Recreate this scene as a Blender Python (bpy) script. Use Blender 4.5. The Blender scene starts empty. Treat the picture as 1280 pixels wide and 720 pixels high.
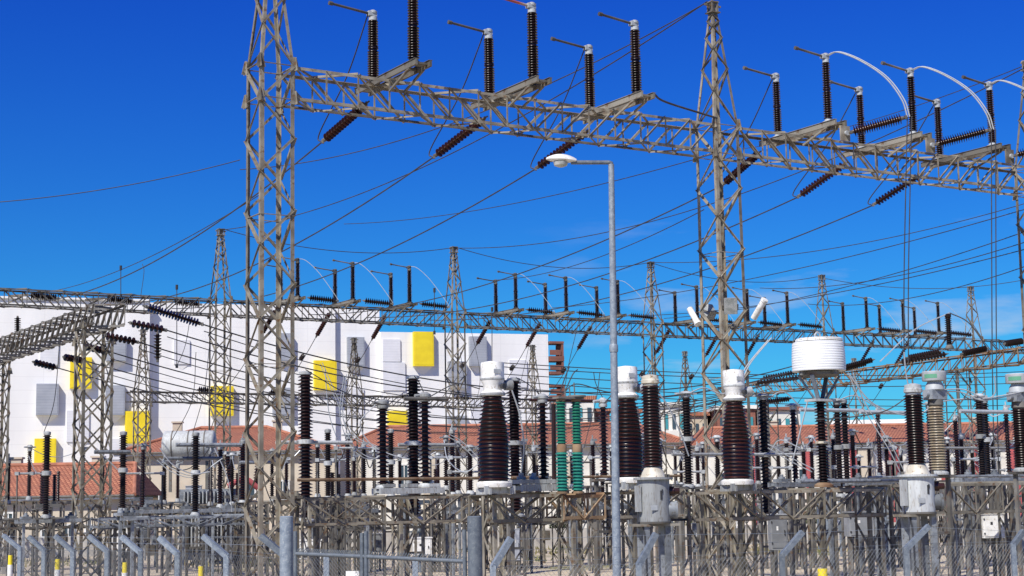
import bpy, math, random
from mathutils import Vector, Matrix, Quaternion
random.seed(7)
PI = math.pi
S = bpy.context.scene
col = S.collection
# ------------------------------------------------------------------ camera model
F = 2000.0; TH = math.atan(.131); RO = .018; EYE = 2.6
_c, _s, _cr, _sr = math.cos(TH), math.sin(TH), math.cos(RO), math.sin(RO)
_r = Vector((1, 0, 0)); _u = Vector((0, -_s, _c)); FW = Vector((0, _c, _s))
RT = _r*_cr - _u*_sr; UP = _u*_cr + _r*_sr
EY = Vector((0, 0, EYE))
def ray(x, y): return FW + RT*((x-640)/F) + UP*((360-y)/F)
def at(x, y, D): d = ray(x, y); return EY + d*(D/d.y)
def atz(x, y, z): d = ray(x, y); return EY + d*((z-EYE)/d.z)
def proj(p):
    q = Vector(p)-EY; k = F/q.dot(FW); return (640+q.dot(RT)*k, 360-q.dot(UP)*k)
def V(*a): return Vector(a)
T1P = atz(338, 85, 12.6); T2P = atz(896, 160, 12.6)
G = (T2P-T1P); BAY = G.length; G.normalize(); P = Vector((-G.y, G.x, 0)); GAZ = math.atan2(G.y, G.x)
def gp(a, b, z): q = T1P + G*a + P*b; q.z = z; return q       # along / across the gantry grid
def onx(p0, x, dr=None):                                       # walk from p0 along the grid until photo column x
    dr = dr or G; lo, hi = -60.0, 90.0
    for _ in range(50):
        m = (lo+hi)/2; q = p0+dr*m
        if q.y < 5 or proj(q)[0] < x: lo = m
        else: hi = m
    return p0+dr*lo

# ------------------------------------------------------------------ materials
def mat(name, colr, rough=.6, metal=0.0, n=None, n2=None, scale=6.0, lo=.42, hi=.62, bump=0.0, spec=.5, stretch=None, var=0.0):
    m = bpy.data.materials.new(name); m.use_nodes = True
    nt = m.node_tree; b = nt.nodes['Principled BSDF']
    b.inputs['Roughness'].default_value = rough; b.inputs['Metallic'].default_value = metal
    b.inputs['Specular IOR Level'].default_value = spec
    b.inputs['Base Color'].default_value = (*colr, 1)
    if n:
        tc = nt.nodes.new('ShaderNodeTexCoord'); src = tc.outputs['Object']
        if stretch:
            mp = nt.nodes.new('ShaderNodeMapping'); mp.inputs['Scale'].default_value = stretch
            nt.links.new(src, mp.inputs['Vector']); src = mp.outputs['Vector']
        def noise(sc, det=5):
            k = nt.nodes.new('ShaderNodeTexNoise'); k.inputs['Scale'].default_value = sc; k.inputs['Detail'].default_value = det
            nt.links.new(src, k.inputs['Vector']); return k
        k = noise(scale)
        r = nt.nodes.new('ShaderNodeMapRange'); r.inputs['From Min'].default_value = lo; r.inputs['From Max'].default_value = hi
        nt.links.new(k.outputs['Fac'], r.inputs['Value'])
        mx = nt.nodes.new('ShaderNodeMix'); mx.data_type = 'RGBA'
        mx.inputs['A'].default_value = (*colr, 1); mx.inputs['B'].default_value = (*n, 1)
        nt.links.new(r.outputs['Result'], mx.inputs['Factor']); out = mx.outputs['Result']
        if n2:
            k2 = noise(scale*3.1); r2 = nt.nodes.new('ShaderNodeMapRange')
            r2.inputs['From Min'].default_value = .56; r2.inputs['From Max'].default_value = .68
            nt.links.new(k2.outputs['Fac'], r2.inputs['Value'])
            m2 = nt.nodes.new('ShaderNodeMix'); m2.data_type = 'RGBA'; m2.inputs['B'].default_value = (*n2, 1)
            nt.links.new(out, m2.inputs['A']); nt.links.new(r2.outputs['Result'], m2.inputs['Factor']); out = m2.outputs['Result']
        if var:                                                     # members differ a little in tone
            oi = nt.nodes.new('ShaderNodeObjectInfo'); rv = nt.nodes.new('ShaderNodeMapRange'); rv.inputs['To Min'].default_value = 1-var; rv.inputs['To Max'].default_value = 1+var*.6
            nt.links.new(oi.outputs['Random'], rv.inputs['Value']); vm = nt.nodes.new('ShaderNodeVectorMath'); vm.operation = 'SCALE'
            nt.links.new(out, vm.inputs[0]); nt.links.new(rv.outputs['Result'], vm.inputs['Scale']); out = vm.outputs['Vector']
        nt.links.new(out, b.inputs['Base Color'])
        if bump:
            bp = nt.nodes.new('ShaderNodeBump'); bp.inputs['Strength'].default_value = bump; bp.inputs['Distance'].default_value = .02
            k3 = noise(scale*6); nt.links.new(k3.outputs['Fac'], bp.inputs['Height']); nt.links.new(bp.outputs['Normal'], b.inputs['Normal'])
    return m
M = {}
M['steel'] = mat('weathered_steel', (.235, .215, .175), .7, .0, (.125, .112, .085), (.13, .08, .045), 2.2, var=.42)
M['tan'] = mat('tan_steel', (.27, .243, .19), .7, .0, (.15, .13, .10), (.15, .085, .04), 2.5, var=.42)
M['dull'] = mat('dull_steel', (.15, .143, .128), .75, .0, (.075, .07, .062), (.11, .075, .05), 1.6, var=.42)
M['rust'] = mat('rusty_steel', (.25, .17, .10), .8, .0, (.15, .075, .035), (.27, .22, .15), 1.8, var=.42)
M['galv'] = mat('galvanised', (.20, .235, .27), .6, .15, (.14, .17, .21), (.28, .31, .33), 14.0, var=.42)
M['blue'] = mat('bluish_steel', (.23, .25, .27), .65, .1, (.14, .155, .17), (.10, .09, .075), 5.0, var=.42)
M['brown'] = mat('brown_porcelain', (.022, .009, .008), .3, 0, (.013, .006, .006), None, 5.0, spec=.3, var=.45)
M['red'] = mat('red_brown_porcelain', (.036, .012, .009), .28, 0, (.022, .009, .007), None, 5.0, spec=.35, var=.45)
M['dark'] = mat('dark_porcelain', (.014, .010, .010), .4, 0, (.022, .012, .010), None, 3.0, spec=.25, var=.45)
M['green'] = mat('green_porcelain', (.02, .16, .10), .25, 0, (.015, .12, .075), None, 6.0)
M['teal'] = mat('teal_porcelain', (.025, .20, .15), .25, 0, (.02, .15, .115), None, 6.0)
M['buff'] = mat('buff_porcelain', (.30, .25, .17), .35, 0, (.17, .13, .09), None, 5.0, var=.42)
M['white'] = mat('white_paint', (.76, .755, .73), .5, 0, (.60, .59, .55), (.46, .42, .35), 5.0)
M['cream'] = mat('cream_paint', (.62, .58, .48), .5, 0, (.45, .41, .32), (.25, .17, .10), 5.0)
M['grey'] = mat('grey_paint', (.40, .42, .42), .6, .0, (.32, .33, .33), (.22, .20, .17), 4.0, stretch=(3, 3, .6), var=.42)
M['cab'] = mat('cabinet_grey', (.27, .28, .29), .5, .1, (.21, .22, .23), None, 3.0, var=.42)
M['alu'] = mat('aluminium', (.40, .42, .43), .6, .1, (.34, .36, .37), None, 8.0)
M['cable'] = mat('dark_cable', (.03, .03, .034), .7, .0, (.05, .05, .055), None, 2.0)
M['lead'] = mat('light_cable', (.34, .36, .38), .5, .3, (.46, .48, .5), None, 2.0)
M['black'] = mat('black_fitting', (.03, .03, .032), .5)
M['glass'] = mat('window_glass', (.05, .07, .09), .08)
M['lens'] = mat('lens_glass', (.45, .46, .44), .15, 0, (.3, .32, .3), None, 9.0)
M['concrete'] = mat('concrete', (.40, .38, .34), .9, 0, (.30, .28, .25), None, 1.2, bump=.3)
M['emblem'] = mat('green_label', (.10, .30, .18), .6)
M['facade'] = mat('white_render', (.80, .79, .765), .85, 0, (.70, .69, .67), None, .5, .35, .75, stretch=(1, 1, .25))
def joints(m, w, h, dark, sz):
    nt = m.node_tree; b = nt.nodes['Principled BSDF']; tc = nt.nodes.new('ShaderNodeTexCoord'); mp = nt.nodes.new('ShaderNodeMapping'); mp.inputs['Rotation'].default_value = (PI/2, 0, 0)
    k = nt.nodes.new('ShaderNodeTexBrick'); k.offset = 0; k.inputs['Scale'].default_value = 1; k.inputs['Brick Width'].default_value = w; k.inputs['Row Height'].default_value = h; k.inputs['Mortar Size'].default_value = sz
    for q in ('Color1', 'Color2'): k.inputs[q].default_value = (1, 1, 1, 1)
    k.inputs['Mortar'].default_value = (dark, dark, dark, 1)
    nt.links.new(tc.outputs['Object'], mp.inputs['Vector']); nt.links.new(mp.outputs['Vector'], k.inputs['Vector'])
    src = b.inputs['Base Color'].links[0].from_socket; mx = nt.nodes.new('ShaderNodeMix'); mx.data_type = 'RGBA'; mx.blend_type = 'MULTIPLY'; mx.inputs['Factor'].default_value = 1
    nt.links.new(src, mx.inputs['A']); nt.links.new(k.outputs['Color'], mx.inputs['B']); nt.links.new(mx.outputs['Result'], b.inputs['Base Color'])
joints(M['facade'], 4.2, 1.05, .93, .03)
M['yel'] = mat('yellow_panel', (.80, .62, .015), .6, 0, (.72, .54, .012), None, 1.0)
M['pgrey'] = mat('grey_panel', (.34, .36, .40), .8, 0, (.29, .31, .35), None, .8); joints(M['pgrey'], 9, .22, .9, .03)
M['pwhite'] = mat('pale_panel', (.68, .68, .70), .8, 0, (.62, .62, .64), None, .8); joints(M['pwhite'], 9, .22, .94, .03)
M['ridge'] = mat('ridge_tile', (.42, .17, .10), .85, 0, (.30, .12, .07), None, 2.0)
M['wall'] = mat('cream_wall', (.55, .48, .38), .9, 0, (.46, .40, .31), None, .8)
M['wall2'] = mat('pale_wall', (.68, .66, .60), .9, 0, (.58, .56, .50), None, .8)
M['pink'] = mat('red_wall', (.42, .09, .09), .85, 0, (.33, .07, .07), None, 1.0)
M['teal_w'] = mat('teal_shutter', (.03, .22, .25), .6)
M['marker'] = mat('yellow_marker', (.75, .60, .02), .6)
M['wood'] = mat('wood', (.38, .27, .16), .8, 0, (.26, .18, .10), None, 5.0)
M['bark'] = mat('bark', (.12, .09, .06), .9, 0, (.18, .14, .10), None, 6.0)
M['leaf'] = mat('leaf', (.06, .09, .03), .7, 0, (.10, .12, .05), None, 2.0)
M['mesh'] = mat('mesh_wire', (.17, .19, .21), .6, .2)
M['grass'] = mat('dry_grass', (.13, .14, .05), .9, 0, (.25, .21, .10), None, .6)

def stripes(m, base, other, freq, axis='Z', lo=.0, hi=.5):
    nt = m.node_tree; b = nt.nodes['Principled BSDF']
    tc = nt.nodes.new('ShaderNodeTexCoord'); w = nt.nodes.new('ShaderNodeTexWave'); w.wave_type = 'BANDS'
    w.bands_direction = axis; w.inputs['Scale'].default_value = freq; w.inputs['Distortion'].default_value = .4
    nt.links.new(tc.outputs['Object'], w.inputs['Vector'])
    bp = nt.nodes.new('ShaderNodeBump'); bp.inputs['Strength'].default_value = .22; bp.inputs['Distance'].default_value = .03
    nt.links.new(w.outputs['Fac'], bp.inputs['Height']); nt.links.new(bp.outputs['Normal'], b.inputs['Normal'])
M['trap'] = mat('ribbed_white', (.74, .75, .75), .5, 0, (.66, .67, .66), None, 3.0); stripes(M['trap'], 0, 0, 6.0)
def tile_mat():
    m = bpy.data.materials.new('roof_tile'); m.use_nodes = True; nt = m.node_tree; b = nt.nodes['Principled BSDF']
    b.inputs['Roughness'].default_value = .85
    tc = nt.nodes.new('ShaderNodeTexCoord'); k = nt.nodes.new('ShaderNodeTexBrick')
    k.inputs['Color1'].default_value = (.50, .215, .115, 1); k.inputs['Color2'].default_value = (.38, .145, .08, 1)
    k.inputs['Mortar'].default_value = (.20, .06, .035, 1); k.inputs['Scale'].default_value = 1.0
    k.inputs['Brick Width'].default_value = .22; k.inputs['Row Height'].default_value = .26; k.inputs['Mortar Size'].default_value = .035
    nt.links.new(tc.outputs['Object'], k.inputs['Vector'])
    n = nt.nodes.new('ShaderNodeTexNoise'); n.inputs['Scale'].default_value = 1.3; n.inputs['Detail'].default_value = 6
    nt.links.new(tc.outputs['Object'], n.inputs['Vector'])
    r = nt.nodes.new('ShaderNodeMapRange'); r.inputs['From Min'].default_value = .45; r.inputs['From Max'].default_value = .7; r.inputs['To Max'].default_value = .7
    nt.links.new(n.outputs['Fac'], r.inputs['Value'])
    mx = nt.nodes.new('ShaderNodeMix'); mx.data_type = 'RGBA'; mx.inputs['B'].default_value = (.24, .10, .06, 1)
    nt.links.new(r.outputs['Result'], mx.inputs['Factor']); nt.links.new(k.outputs['Color'], mx.inputs['A'])
    nt.links.new(mx.outputs['Result'], b.inputs['Base Color'])
    bp = nt.nodes.new('ShaderNodeBump'); bp.inputs['Strength'].default_value = .7; bp.inputs['Distance'].default_value = .06
    nt.links.new(k.outputs['Fac'], bp.inputs['Height']); bp.invert = True
    nt.links.new(bp.outputs['Normal'], b.inputs['Normal'])
    return m
M['tile'] = tile_mat()
def ground_mat():
    m = bpy.data.materials.new('gravel'); m.use_nodes = True; nt = m.node_tree; b = nt.nodes['Principled BSDF']
    b.inputs['Roughness'].default_value = .95
    tc = nt.nodes.new('ShaderNodeTexCoord')
    def noise(s, d=6):
        k = nt.nodes.new('ShaderNodeTexNoise'); k.inputs['Scale'].default_value = s; k.inputs['Detail'].default_value = d
        nt.links.new(tc.outputs['Object'], k.inputs['Vector']); return k.outputs['Fac']
    def mix(f, a, bb, lo, hi):
        r = nt.nodes.new('ShaderNodeMapRange'); r.inputs['From Min'].default_value = lo; r.inputs['From Max'].default_value = hi
        nt.links.new(f, r.inputs['Value']); mx = nt.nodes.new('ShaderNodeMix'); mx.data_type = 'RGBA'
        nt.links.new(r.outputs['Result'], mx.inputs['Factor'])
        for k, v in (('A', a), ('B', bb)):
            if isinstance(v, tuple): mx.inputs[k].default_value = (*v, 1)
            else: nt.links.new(v, mx.inputs[k])
        return mx.outputs['Result']
    c = mix(noise(9), (.42, .345, .24), (.58, .49, .36), .35, .65)
    c = mix(noise(.22), c, (.44, .38, .28), .5, .6)
    c = mix(noise(.13), c, (.20, .19, .09), .58, .68)
    nt.links.new(c, b.inputs['Base Color'])
    bp = nt.nodes.new('ShaderNodeBump'); bp.inputs['Strength'].default_value = .5; bp.inputs['Distance'].default_value = .04
    nt.links.new(noise(22), bp.inputs['Height']); nt.links.new(bp.outputs['Normal'], b.inputs['Normal'])
    return m
M['ground'] = ground_mat()

# ------------------------------------------------------------------ mesh builder
class MB:
    def __init__(s): s.v = []; s.f = []; s.sm = []
    def add(s, vs, fs, smooth=False):
        o = len(s.v); s.v += [tuple(x) for x in vs]
        s.f += [tuple(i+o for i in f) for f in fs]; s.sm += [smooth]*len(fs); return s
    def box(s, c, d, rz=0):
        c = Vector(c); x, y, z = d[0]/2, d[1]/2, d[2]/2; R = Matrix.Rotation(rz, 3, 'Z')
        vs = [c+R@Vector((a*x, b*y, e*z)) for e in (-1, 1) for b in (-1, 1) for a in (-1, 1)]
        return s.add(vs, [(0, 2, 3, 1), (4, 5, 7, 6), (0, 1, 5, 4), (2, 6, 7, 3), (0, 4, 6, 2), (1, 3, 7, 5)])
    def bar(s, a, b, w, h=None, up=None, off=(0, 0)):
        a = Vector(a); b = Vector(b); h = h or w; d = (b-a)
        if d.length < 1e-6: return s
        d.normalize(); up = Vector(up) if up else (Vector((0, 0, 1)) if abs(d.z) < .9 else Vector((0, 1, 0)))
        sd = d.cross(up).normalized(); u2 = sd.cross(d)
        o = sd*off[0]+u2*off[1]; w /= 2; h /= 2
        vs = [q+o+sd*(i*w)+u2*(j*h) for q in (a, b) for i, j in ((-1, -1), (1, -1), (1, 1), (-1, 1))]
        return s.add(vs, [(0, 1, 2, 3), (7, 6, 5, 4), (0, 4, 5, 1), (1, 5, 6, 2), (2, 6, 7, 3), (3, 7, 4, 0)])
    def ang(s, a, b, w, dx, dy, t=.012):                        # an L section: two plates along dx and dy
        a = Vector(a); b = Vector(b); dx = Vector(dx).normalized(); dy = Vector(dy).normalized()
        for p, q in ((dx, dy), (dy, dx)):
            vs = []
            for e in (a, b):
                vs += [e, e+p*w, e+p*w+q*t, e+q*t] if p is dx else [e+q*t, e+p*w+q*t*.0, e+p*w+q*t, e+q*t*1.0001+p*t]
            if p is dx: s.add(vs, [(0, 1, 2, 3), (7, 6, 5, 4), (0, 4, 5, 1), (1, 5, 6, 2), (2, 6, 7, 3), (3, 7, 4, 0)])
            else:
                vs = []
                for e in (a, b): vs += [e+p*(t+.0005), e+p*w, e+p*w+q*t, e+p*(t+.0005)+q*t]
                s.add(vs, [(0, 1, 2, 3), (7, 6, 5, 4), (0, 4, 5, 1), (1, 5, 6, 2), (2, 6, 7, 3), (3, 7, 4, 0)])
        return s
    def tube(s, pts, r, n=6, r2=None):
        pts = [Vector(p) for p in pts]; rings = []; N = len(pts); prev = None
        for i, p in enumerate(pts):
            d = (pts[min(i+1, N-1)]-pts[max(i-1, 0)]).normalized()
            u = Vector((0, 0, 1)) if abs(d.z) < .95 else Vector((0, 1, 0))
            if prev is not None and abs(prev.dot(d)) < .9: u = prev
            sd = d.cross(u).normalized(); u2 = sd.cross(d); prev = u2
            rr = r if r2 is None else r+(r2-r)*i/(N-1)
            rings.append([p+sd*(rr*math.cos(2*PI*k/n))+u2*(rr*math.sin(2*PI*k/n)) for k in range(n)])
        vs = [q for g in rings for q in g]
        fs = [(i*n+k, i*n+(k+1) % n, (i+1)*n+(k+1) % n, (i+1)*n+k) for i in range(N-1) for k in range(n)]
        s.add(vs, fs, True); s.add(rings[0], [tuple(range(n-1, -1, -1))]); s.add(rings[-1], [tuple(range(n))]); return s
    def lathe(s, prof, c=(0, 0, 0), ax=(0, 0, 1), n=16, smooth=True):
        c = Vector(c); q = Vector((0, 0, 1)).rotation_difference(Vector(ax).normalized())
        vs = []
        for r, z in prof: vs += [c+q@Vector((r*math.cos(2*PI*k/n), r*math.sin(2*PI*k/n), z)) for k in range(n)]
        N = len(prof)
        fs = [(i*n+k, i*n+(k+1) % n, (i+1)*n+(k+1) % n, (i+1)*n+k) for i in range(N-1) for k in range(n)]
        s.add(vs, fs, smooth)
        s.add(vs[:n], [tuple(range(n-1, -1, -1))]); s.add(vs[-n:], [tuple(range(n))]); return s
    def cyl(s, a, b, r, n=16, r2=None): return s.tube([a, b], r, n, r2)
    def mesh(s, name, m):
        me = bpy.data.meshes.new(name); me.from_pydata(s.v, [], s.f); me.update()
        me.polygons.foreach_set('use_smooth', s.sm); me.set_sharp_from_angle(angle=math.radians(38)); me.materials.append(M[m] if isinstance(m, str) else m); return me
    def build(s, name, m, parent=None, loc=None):
        o = bpy.data.objects.new(name, s.mesh(name, m)); col.objects.link(o)
        if parent: o.parent = parent
        if loc is not None: o.location = loc
        return o
def thing(name, label, cat, loc=(0, 0, 0), rz=0.0, group=None):
    o = bpy.data.objects.new(name, None); col.objects.link(o); o.location = loc; o.rotation_euler = (0, 0, rz)
    o.empty_display_size = .2
    o['label'] = label; o['category'] = cat
    if group: o['group'] = group
    return o
def tag(o, label, cat, group=None, kind=None):
    if label: o['label'] = label
    if cat: o['category'] = cat
    if group: o['group'] = group
    if kind: o['kind'] = kind
    return o
def W2L(root, p): return Matrix.Rotation(-root.rotation_euler.z, 3, 'Z')@(Vector(p)-root.location)
def L2W(root, p): return Matrix.Rotation(root.rotation_euler.z, 3, 'Z')@Vector(p)+root.location
ORD = 'first second third fourth fifth sixth seventh eighth ninth tenth eleventh twelfth thirteenth fourteenth fifteenth sixteenth seventeenth eighteenth nineteenth twentieth twenty-first twenty-second twenty-third twenty-fourth twenty-fifth twenty-sixth twenty-seventh twenty-eighth twenty-ninth thirtieth'.split()
ORD += [w_+'-'+o_ if o_ else w_[:-1]+'ieth' for w_ in ('thirty', 'forty', 'fifty', 'sixty') for o_ in ['']+ORD[:9]][1:]
AUTO = {}
def auto(o, key, tmpl, pos, axis=0):                            # label by its rank in the photo, filled in at the end
    AUTO.setdefault(key, []).append((proj(pos)[axis], o, tmpl)); return o
def finish_labels():
    for k, L in AUTO.items():
        L.sort(key=lambda e: e[0])
        for i, (x, o, t) in enumerate(L): o['label'] = t.replace('#', ORD[i])

# ------------------------------------------------------------------ insulators
_ic = {}
def ins_mesh(L, r, n, m, core=.6, taper=1.0, seg=16, alt=False):
    key = (round(L, 2), round(r, 3), n, m, core, taper, seg, alt)
    if key not in _ic:
        b = MB(); pr = []; st = L/n
        for i in range(n):
            k = 1+(taper-1)*(i+.5)/n; ro = r*k*(.82 if (alt and i % 2) else 1); rc = r*k*core; z = i*st
            pr += [(rc, z), (rc, z+st*.30), (ro, z+st*.38), (ro*.985, z+st*.52), (rc*1.05, z+st*.86)]
        pr.append((r*taper*core, L)); b.lathe(pr, n=seg); _ic[key] = b.mesh('insulator', m)
    return _ic[key]
def ins(parent, base, L, r, n, m, d=(0, 0, 1), name='insulator', **k):
    o = bpy.data.objects.new(name, ins_mesh(L, r, n, m, **k)); col.objects.link(o); o.parent = parent; o.location = base
    o.rotation_mode = 'QUATERNION'; o.rotation_quaternion = Vector((0, 0, 1)).rotation_difference(Vector(d).normalized()); return o
def string(A, B, key, tmpl, r=.12, n=14, m='red', group='strain insulators', fit='dull', seg=14, core=.42):
    A = Vector(A); B = Vector(B); d = B-A; L = d.length; d.normalize()
    t = thing('strain_insulator', '', 'insulator', A, 0, group); auto(t, key, tmpl, (A+B)/2)
    e = min(.18, L*.1)
    b = MB(); b.cyl((0, 0, 0), d*e, .022, 6); b.box(d*(e*.6), (.05, .09, .09)); b.cyl(d*(e*.7), d*e, .05, 8); b.build('clevis', fit, t)
    ins(t, d*e, L-2*e, r, n, m, d, seg=seg, core=core)
    b = MB(); b.cyl(d*(L-e), d*L, .022, 6); b.cyl(d*(L-e), d*(L-e*.6), .055, 8); b.box(d*(L-e*.3), (.06, .10, .10)); b.build('clamp', fit, t)
    return t
def curve_pts(a, b, sag, n=24):
    a = Vector(a); b = Vector(b); return [a.lerp(b, i/n)-Vector((0, 0, 4*sag*(i/n)*(1-i/n))) for i in range(n+1)]
def bez(pts, n=16):
    out = []; P_ = [Vector(p) for p in pts]; P_ = [P_[0]*2-P_[1]]+P_+[P_[-1]*2-P_[-2]]
    for i in range(1, len(P_)-2):
        for j in range(n):
            t = j/n; p0, p1, p2, p3 = P_[i-1:i+3]
            out.append(.5*((2*p1)+(p2-p0)*t+(2*p0-5*p1+4*p2-p3)*t*t+(3*p1-p0-3*p2+p3)*t**3))
    out.append(P_[-2]); return out
def wire(pts, key, tmpl, r=.02, m='cable', name='conductor', cat='wire', group='conductors', n=5, axis=1, mate=None):
    o0 = Vector(pts[0]); b = MB(); b.tube([Vector(p)-o0 for p in pts], r, n)
    if mate is not None: b.tube([Vector(p)-o0+Vector(mate) for p in pts], r, n)
    o = b.build(name, m, None, o0); tag(o, '', cat, group); auto(o, key, tmpl, pts[len(pts)//2], axis); return o

# ------------------------------------------------------------------ lattice work
def Lb(b, a, c, w, out, upper=True, t=.010, fw=1.0):
    # angle-iron brace: a plate in the face and a leg standing out from its upper or lower edge
    a = Vector(a); c = Vector(c); out = Vector(out).normalized(); d = (c-a).normalized(); sd = d.cross(out).normalized(); u2 = sd.cross(d)
    so = 1 if u2.dot(out) > 0 else -1; sg = 1 if (sd.z > 0 or (abs(sd.z) < 1e-6 and sd.x+sd.y > 0)) else -1
    if not upper: sg = -sg
    b.bar(a, c, w, t, out); b.bar(a, c, t, w*fw, out, off=(sg*(w/2+t/2+.0005), so*(w*fw/2-t/2)))
def zig(b, A, B, C, D, n, w, x=False, t=None, horiz=False, start=0, up=None, out=None):
    # bracing on the face with edges A->B and C->D
    A, B, C, D = map(Vector, (A, B, C, D)); nrm = (B-A).cross(C-A).normalized()
    for i in range(n):
        a0, a1 = A.lerp(B, i/n), A.lerp(B, (i+1)/n); c0, c1 = C.lerp(D, i/n), C.lerp(D, (i+1)/n)
        sh = nrm*.016
        if (i+start) % 2 == 0 or x: Lb(b, a0, c1, w, nrm*(out or 1), False, fw=.9) if out else b.bar(a0, c1, w, t or .012, nrm)
        if (i+start) % 2 or x: Lb(b, c0+(sh if x else sh*0), a1+(sh if x else sh*0), w, nrm*(out or 1), False, fw=1.3) if out else b.bar(c0, a1, w, t or .012, nrm, off=(0, .014 if x else 0))
        if horiz: b.bar(a1, c1, w*.9, t or .012, nrm, off=(0, -.013))
def tower(name, label, base, s, zb, zp, m='steel', rz=None, leg=.09, br=.055, gus=True, s0=None, group=None, beamh=.8, gs=.13, xb=False, cap=.09, tel=True):
    t = thing(name, label, 'pylon', (base[0], base[1], 0), GAZ if rz is None else rz, group); s0 = s0 or s
    h0, h = s0/2, s/2; cs = [(-1, -1), (1, -1), (1, 1), (-1, 1)]
    for x, y in cs:
        b = MB(); b.ang((x*h0, y*h0, 0), (x*h, y*h, zb), leg, (-x, 0, 0), (0, -y, 0))
        if zp: b.ang((x*h, y*h, zb), (x*cap, y*cap, zp-.35), leg*.8, (-x, 0, 0), (0, -y, 0))
        b.build('leg', m, t)
    b = MB(); n = max(4, round(zb/(s*1.02)))
    for k in range(4):
        x0, y0 = cs[k]; x1, y1 = cs[(k+1) % 4]
        zig(b, (x0*h0, y0*h0, 0), (x0*h, y0*h, zb), (x1*h0, y1*h0, 0), (x1*h, y1*h, zb), n, br, start=k % 2, x=xb, out=-1)
        for z in ([zb, zb-beamh]+([zb*.72, zb*.45] if not xb else [zb*.2])):
            b.bar((x0*h, y0*h, z), (x1*h, y1*h, z), br, .014)
    b.build('bracing', m, t)
    if zp:
        b = MB()
        for k in range(4):
            x0, y0 = cs[k]; x1, y1 = cs[(k+1) % 4]; zz = zb; j = 0; L = zp-.35-zb; rem = [0]
            f = 0
            while f < .97:
                st = (1-f)*.27+.03; f2 = min(1, f+st)
                pa = lambda ff, x, y: V(x*(h+(cap-h)*ff), y*(h+(cap-h)*ff), zb+L*ff)
                Lb(b, pa(f, x0, y0) if (j+k) % 2 else pa(f, x1, y1), pa(f2, x1, y1) if (j+k) % 2 else pa(f2, x0, y0), br*.85, (x0+x1, y0+y1, 0), False, fw=1.0)
                f = f2; j += 1
        b.build('spire_bracing', m, t)
        b = MB(); b.box((0, 0, zp-.33), (cap*2+.13, cap*2+.13, .03)); b.box((0, 0, zp-.03), (cap*2+.08, cap*2+.08, .03))
        for x, y in cs: b.bar((x*cap, y*cap, zp-.35), (x*cap, y*cap, zp), .05, .05)
        b.bar((-.28, 0, zp-.12), (.28, 0, zp-.12), .05, .05); b.box((0, 0, zp-.17), (cap*1.4, cap*1.4, .2)); b.build('peak_cap', m, t)
    if gus:
        for x, y in cs:
            for z in (zb, zb-beamh):
                for ax in (0, 1):
                    b = MB()
                    w = gs
                    if ax: pts = [(x*(h+.015), y*h+i*w*.9, z+j*w*1.3) for i, j in ((-1, -.7), (1, -.7), (.35, 1.2), (-.35, 1.2))]; off = Vector((x*.012, 0, 0))
                    else: pts = [(x*h+i*w*.9, y*(h+.015), z+j*w*1.3) for i, j in ((-1, -.7), (1, -.7), (.35, 1.2), (-.35, 1.2))]; off = Vector((0, y*.012, 0))
                    vs = [Vector(p) for p in pts]+[Vector(p)+off for p in pts]
                    b.add(vs, [(0, 1, 2, 3), (7, 6, 5, 4), (0, 4, 5, 1), (1, 5, 6, 2), (2, 6, 7, 3), (3, 7, 4, 0)])
                    b.build('gusset_plate', 'tan' if m == 'steel' else m, t)
    b = MB()
    for x, y in cs: b.box((x*h0, y*h0, .12), (.4, .4, .3))
    b.build('footing', 'concrete', t)
    return t
def truss(name, label, A, B, hh, ww, m='steel', panel=.8, cw=.08, br=.05, cat='steel beam', group=None, xb=False, parent=None, drop=True):
    # box truss whose top centre line runs from A to B
    A = Vector(A); B = Vector(B); d = B-A; L = d.length; rz = math.atan2(d.y, d.x)
    if parent is None: t = thing(name, label, cat, A, rz, group)
    else: t = parent
    dz = d.z; n = max(2, round(L/panel))
    e = [V(0, -ww/2, 0), V(0, ww/2, 0), V(0, ww/2, -hh), V(0, -ww/2, -hh)]; E = V(math.hypot(d.x, d.y), 0, dz)
    ins_ = [((0, 1, 0), (0, 0, -1)), ((0, -1, 0), (0, 0, -1)), ((0, -1, 0), (0, 0, 1)), ((0, 1, 0), (0, 0, 1))]
    for k in range(4):
        b = MB(); b.ang(e[k], e[k]+E, cw, *ins_[k]); b.build('chord', m, t)
    b = MB()
    for k, st in ((0, 0), (2, 1)):
        zig(b, e[k], e[k]+E, e[(k+1) % 4], e[(k+1) % 4]+E, n, br, start=st, x=xb, out=1)
    for yy in (-ww/2, ww/2):
        for i in range(n+1):
            q = E*(i/n); b.bar(q+V(0, yy, 0), q+V(0, yy, -hh), br, .014, (0, 1, 0))
        for i in range(n):
            q0, q1 = E*(i/n), E*((i+1)/n)
            if i < n/2: Lb(b, q0+V(0, yy*.97, 0), q1+V(0, yy*.97, -hh), br*1.05, (0, yy, 0), False, fw=1.4)
            else: Lb(b, q0+V(0, yy*.97, -hh), q1+V(0, yy*.97, 0), br*1.15, (0, yy, 0), True)
    b.build('bracing', m, t)
    return t

# ================================================================== SETTING
b = MB(); b.add([(-3000, -60, 0), (3000, -60, 0), (3000, 6000, 0), (-3000, 6000, 0)], [(0, 1, 2, 3)])
g = b.build('ground', 'ground'); g['kind'] = 'structure'; g['label'] = 'pale gravel yard floor with dry grass patches'

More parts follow.
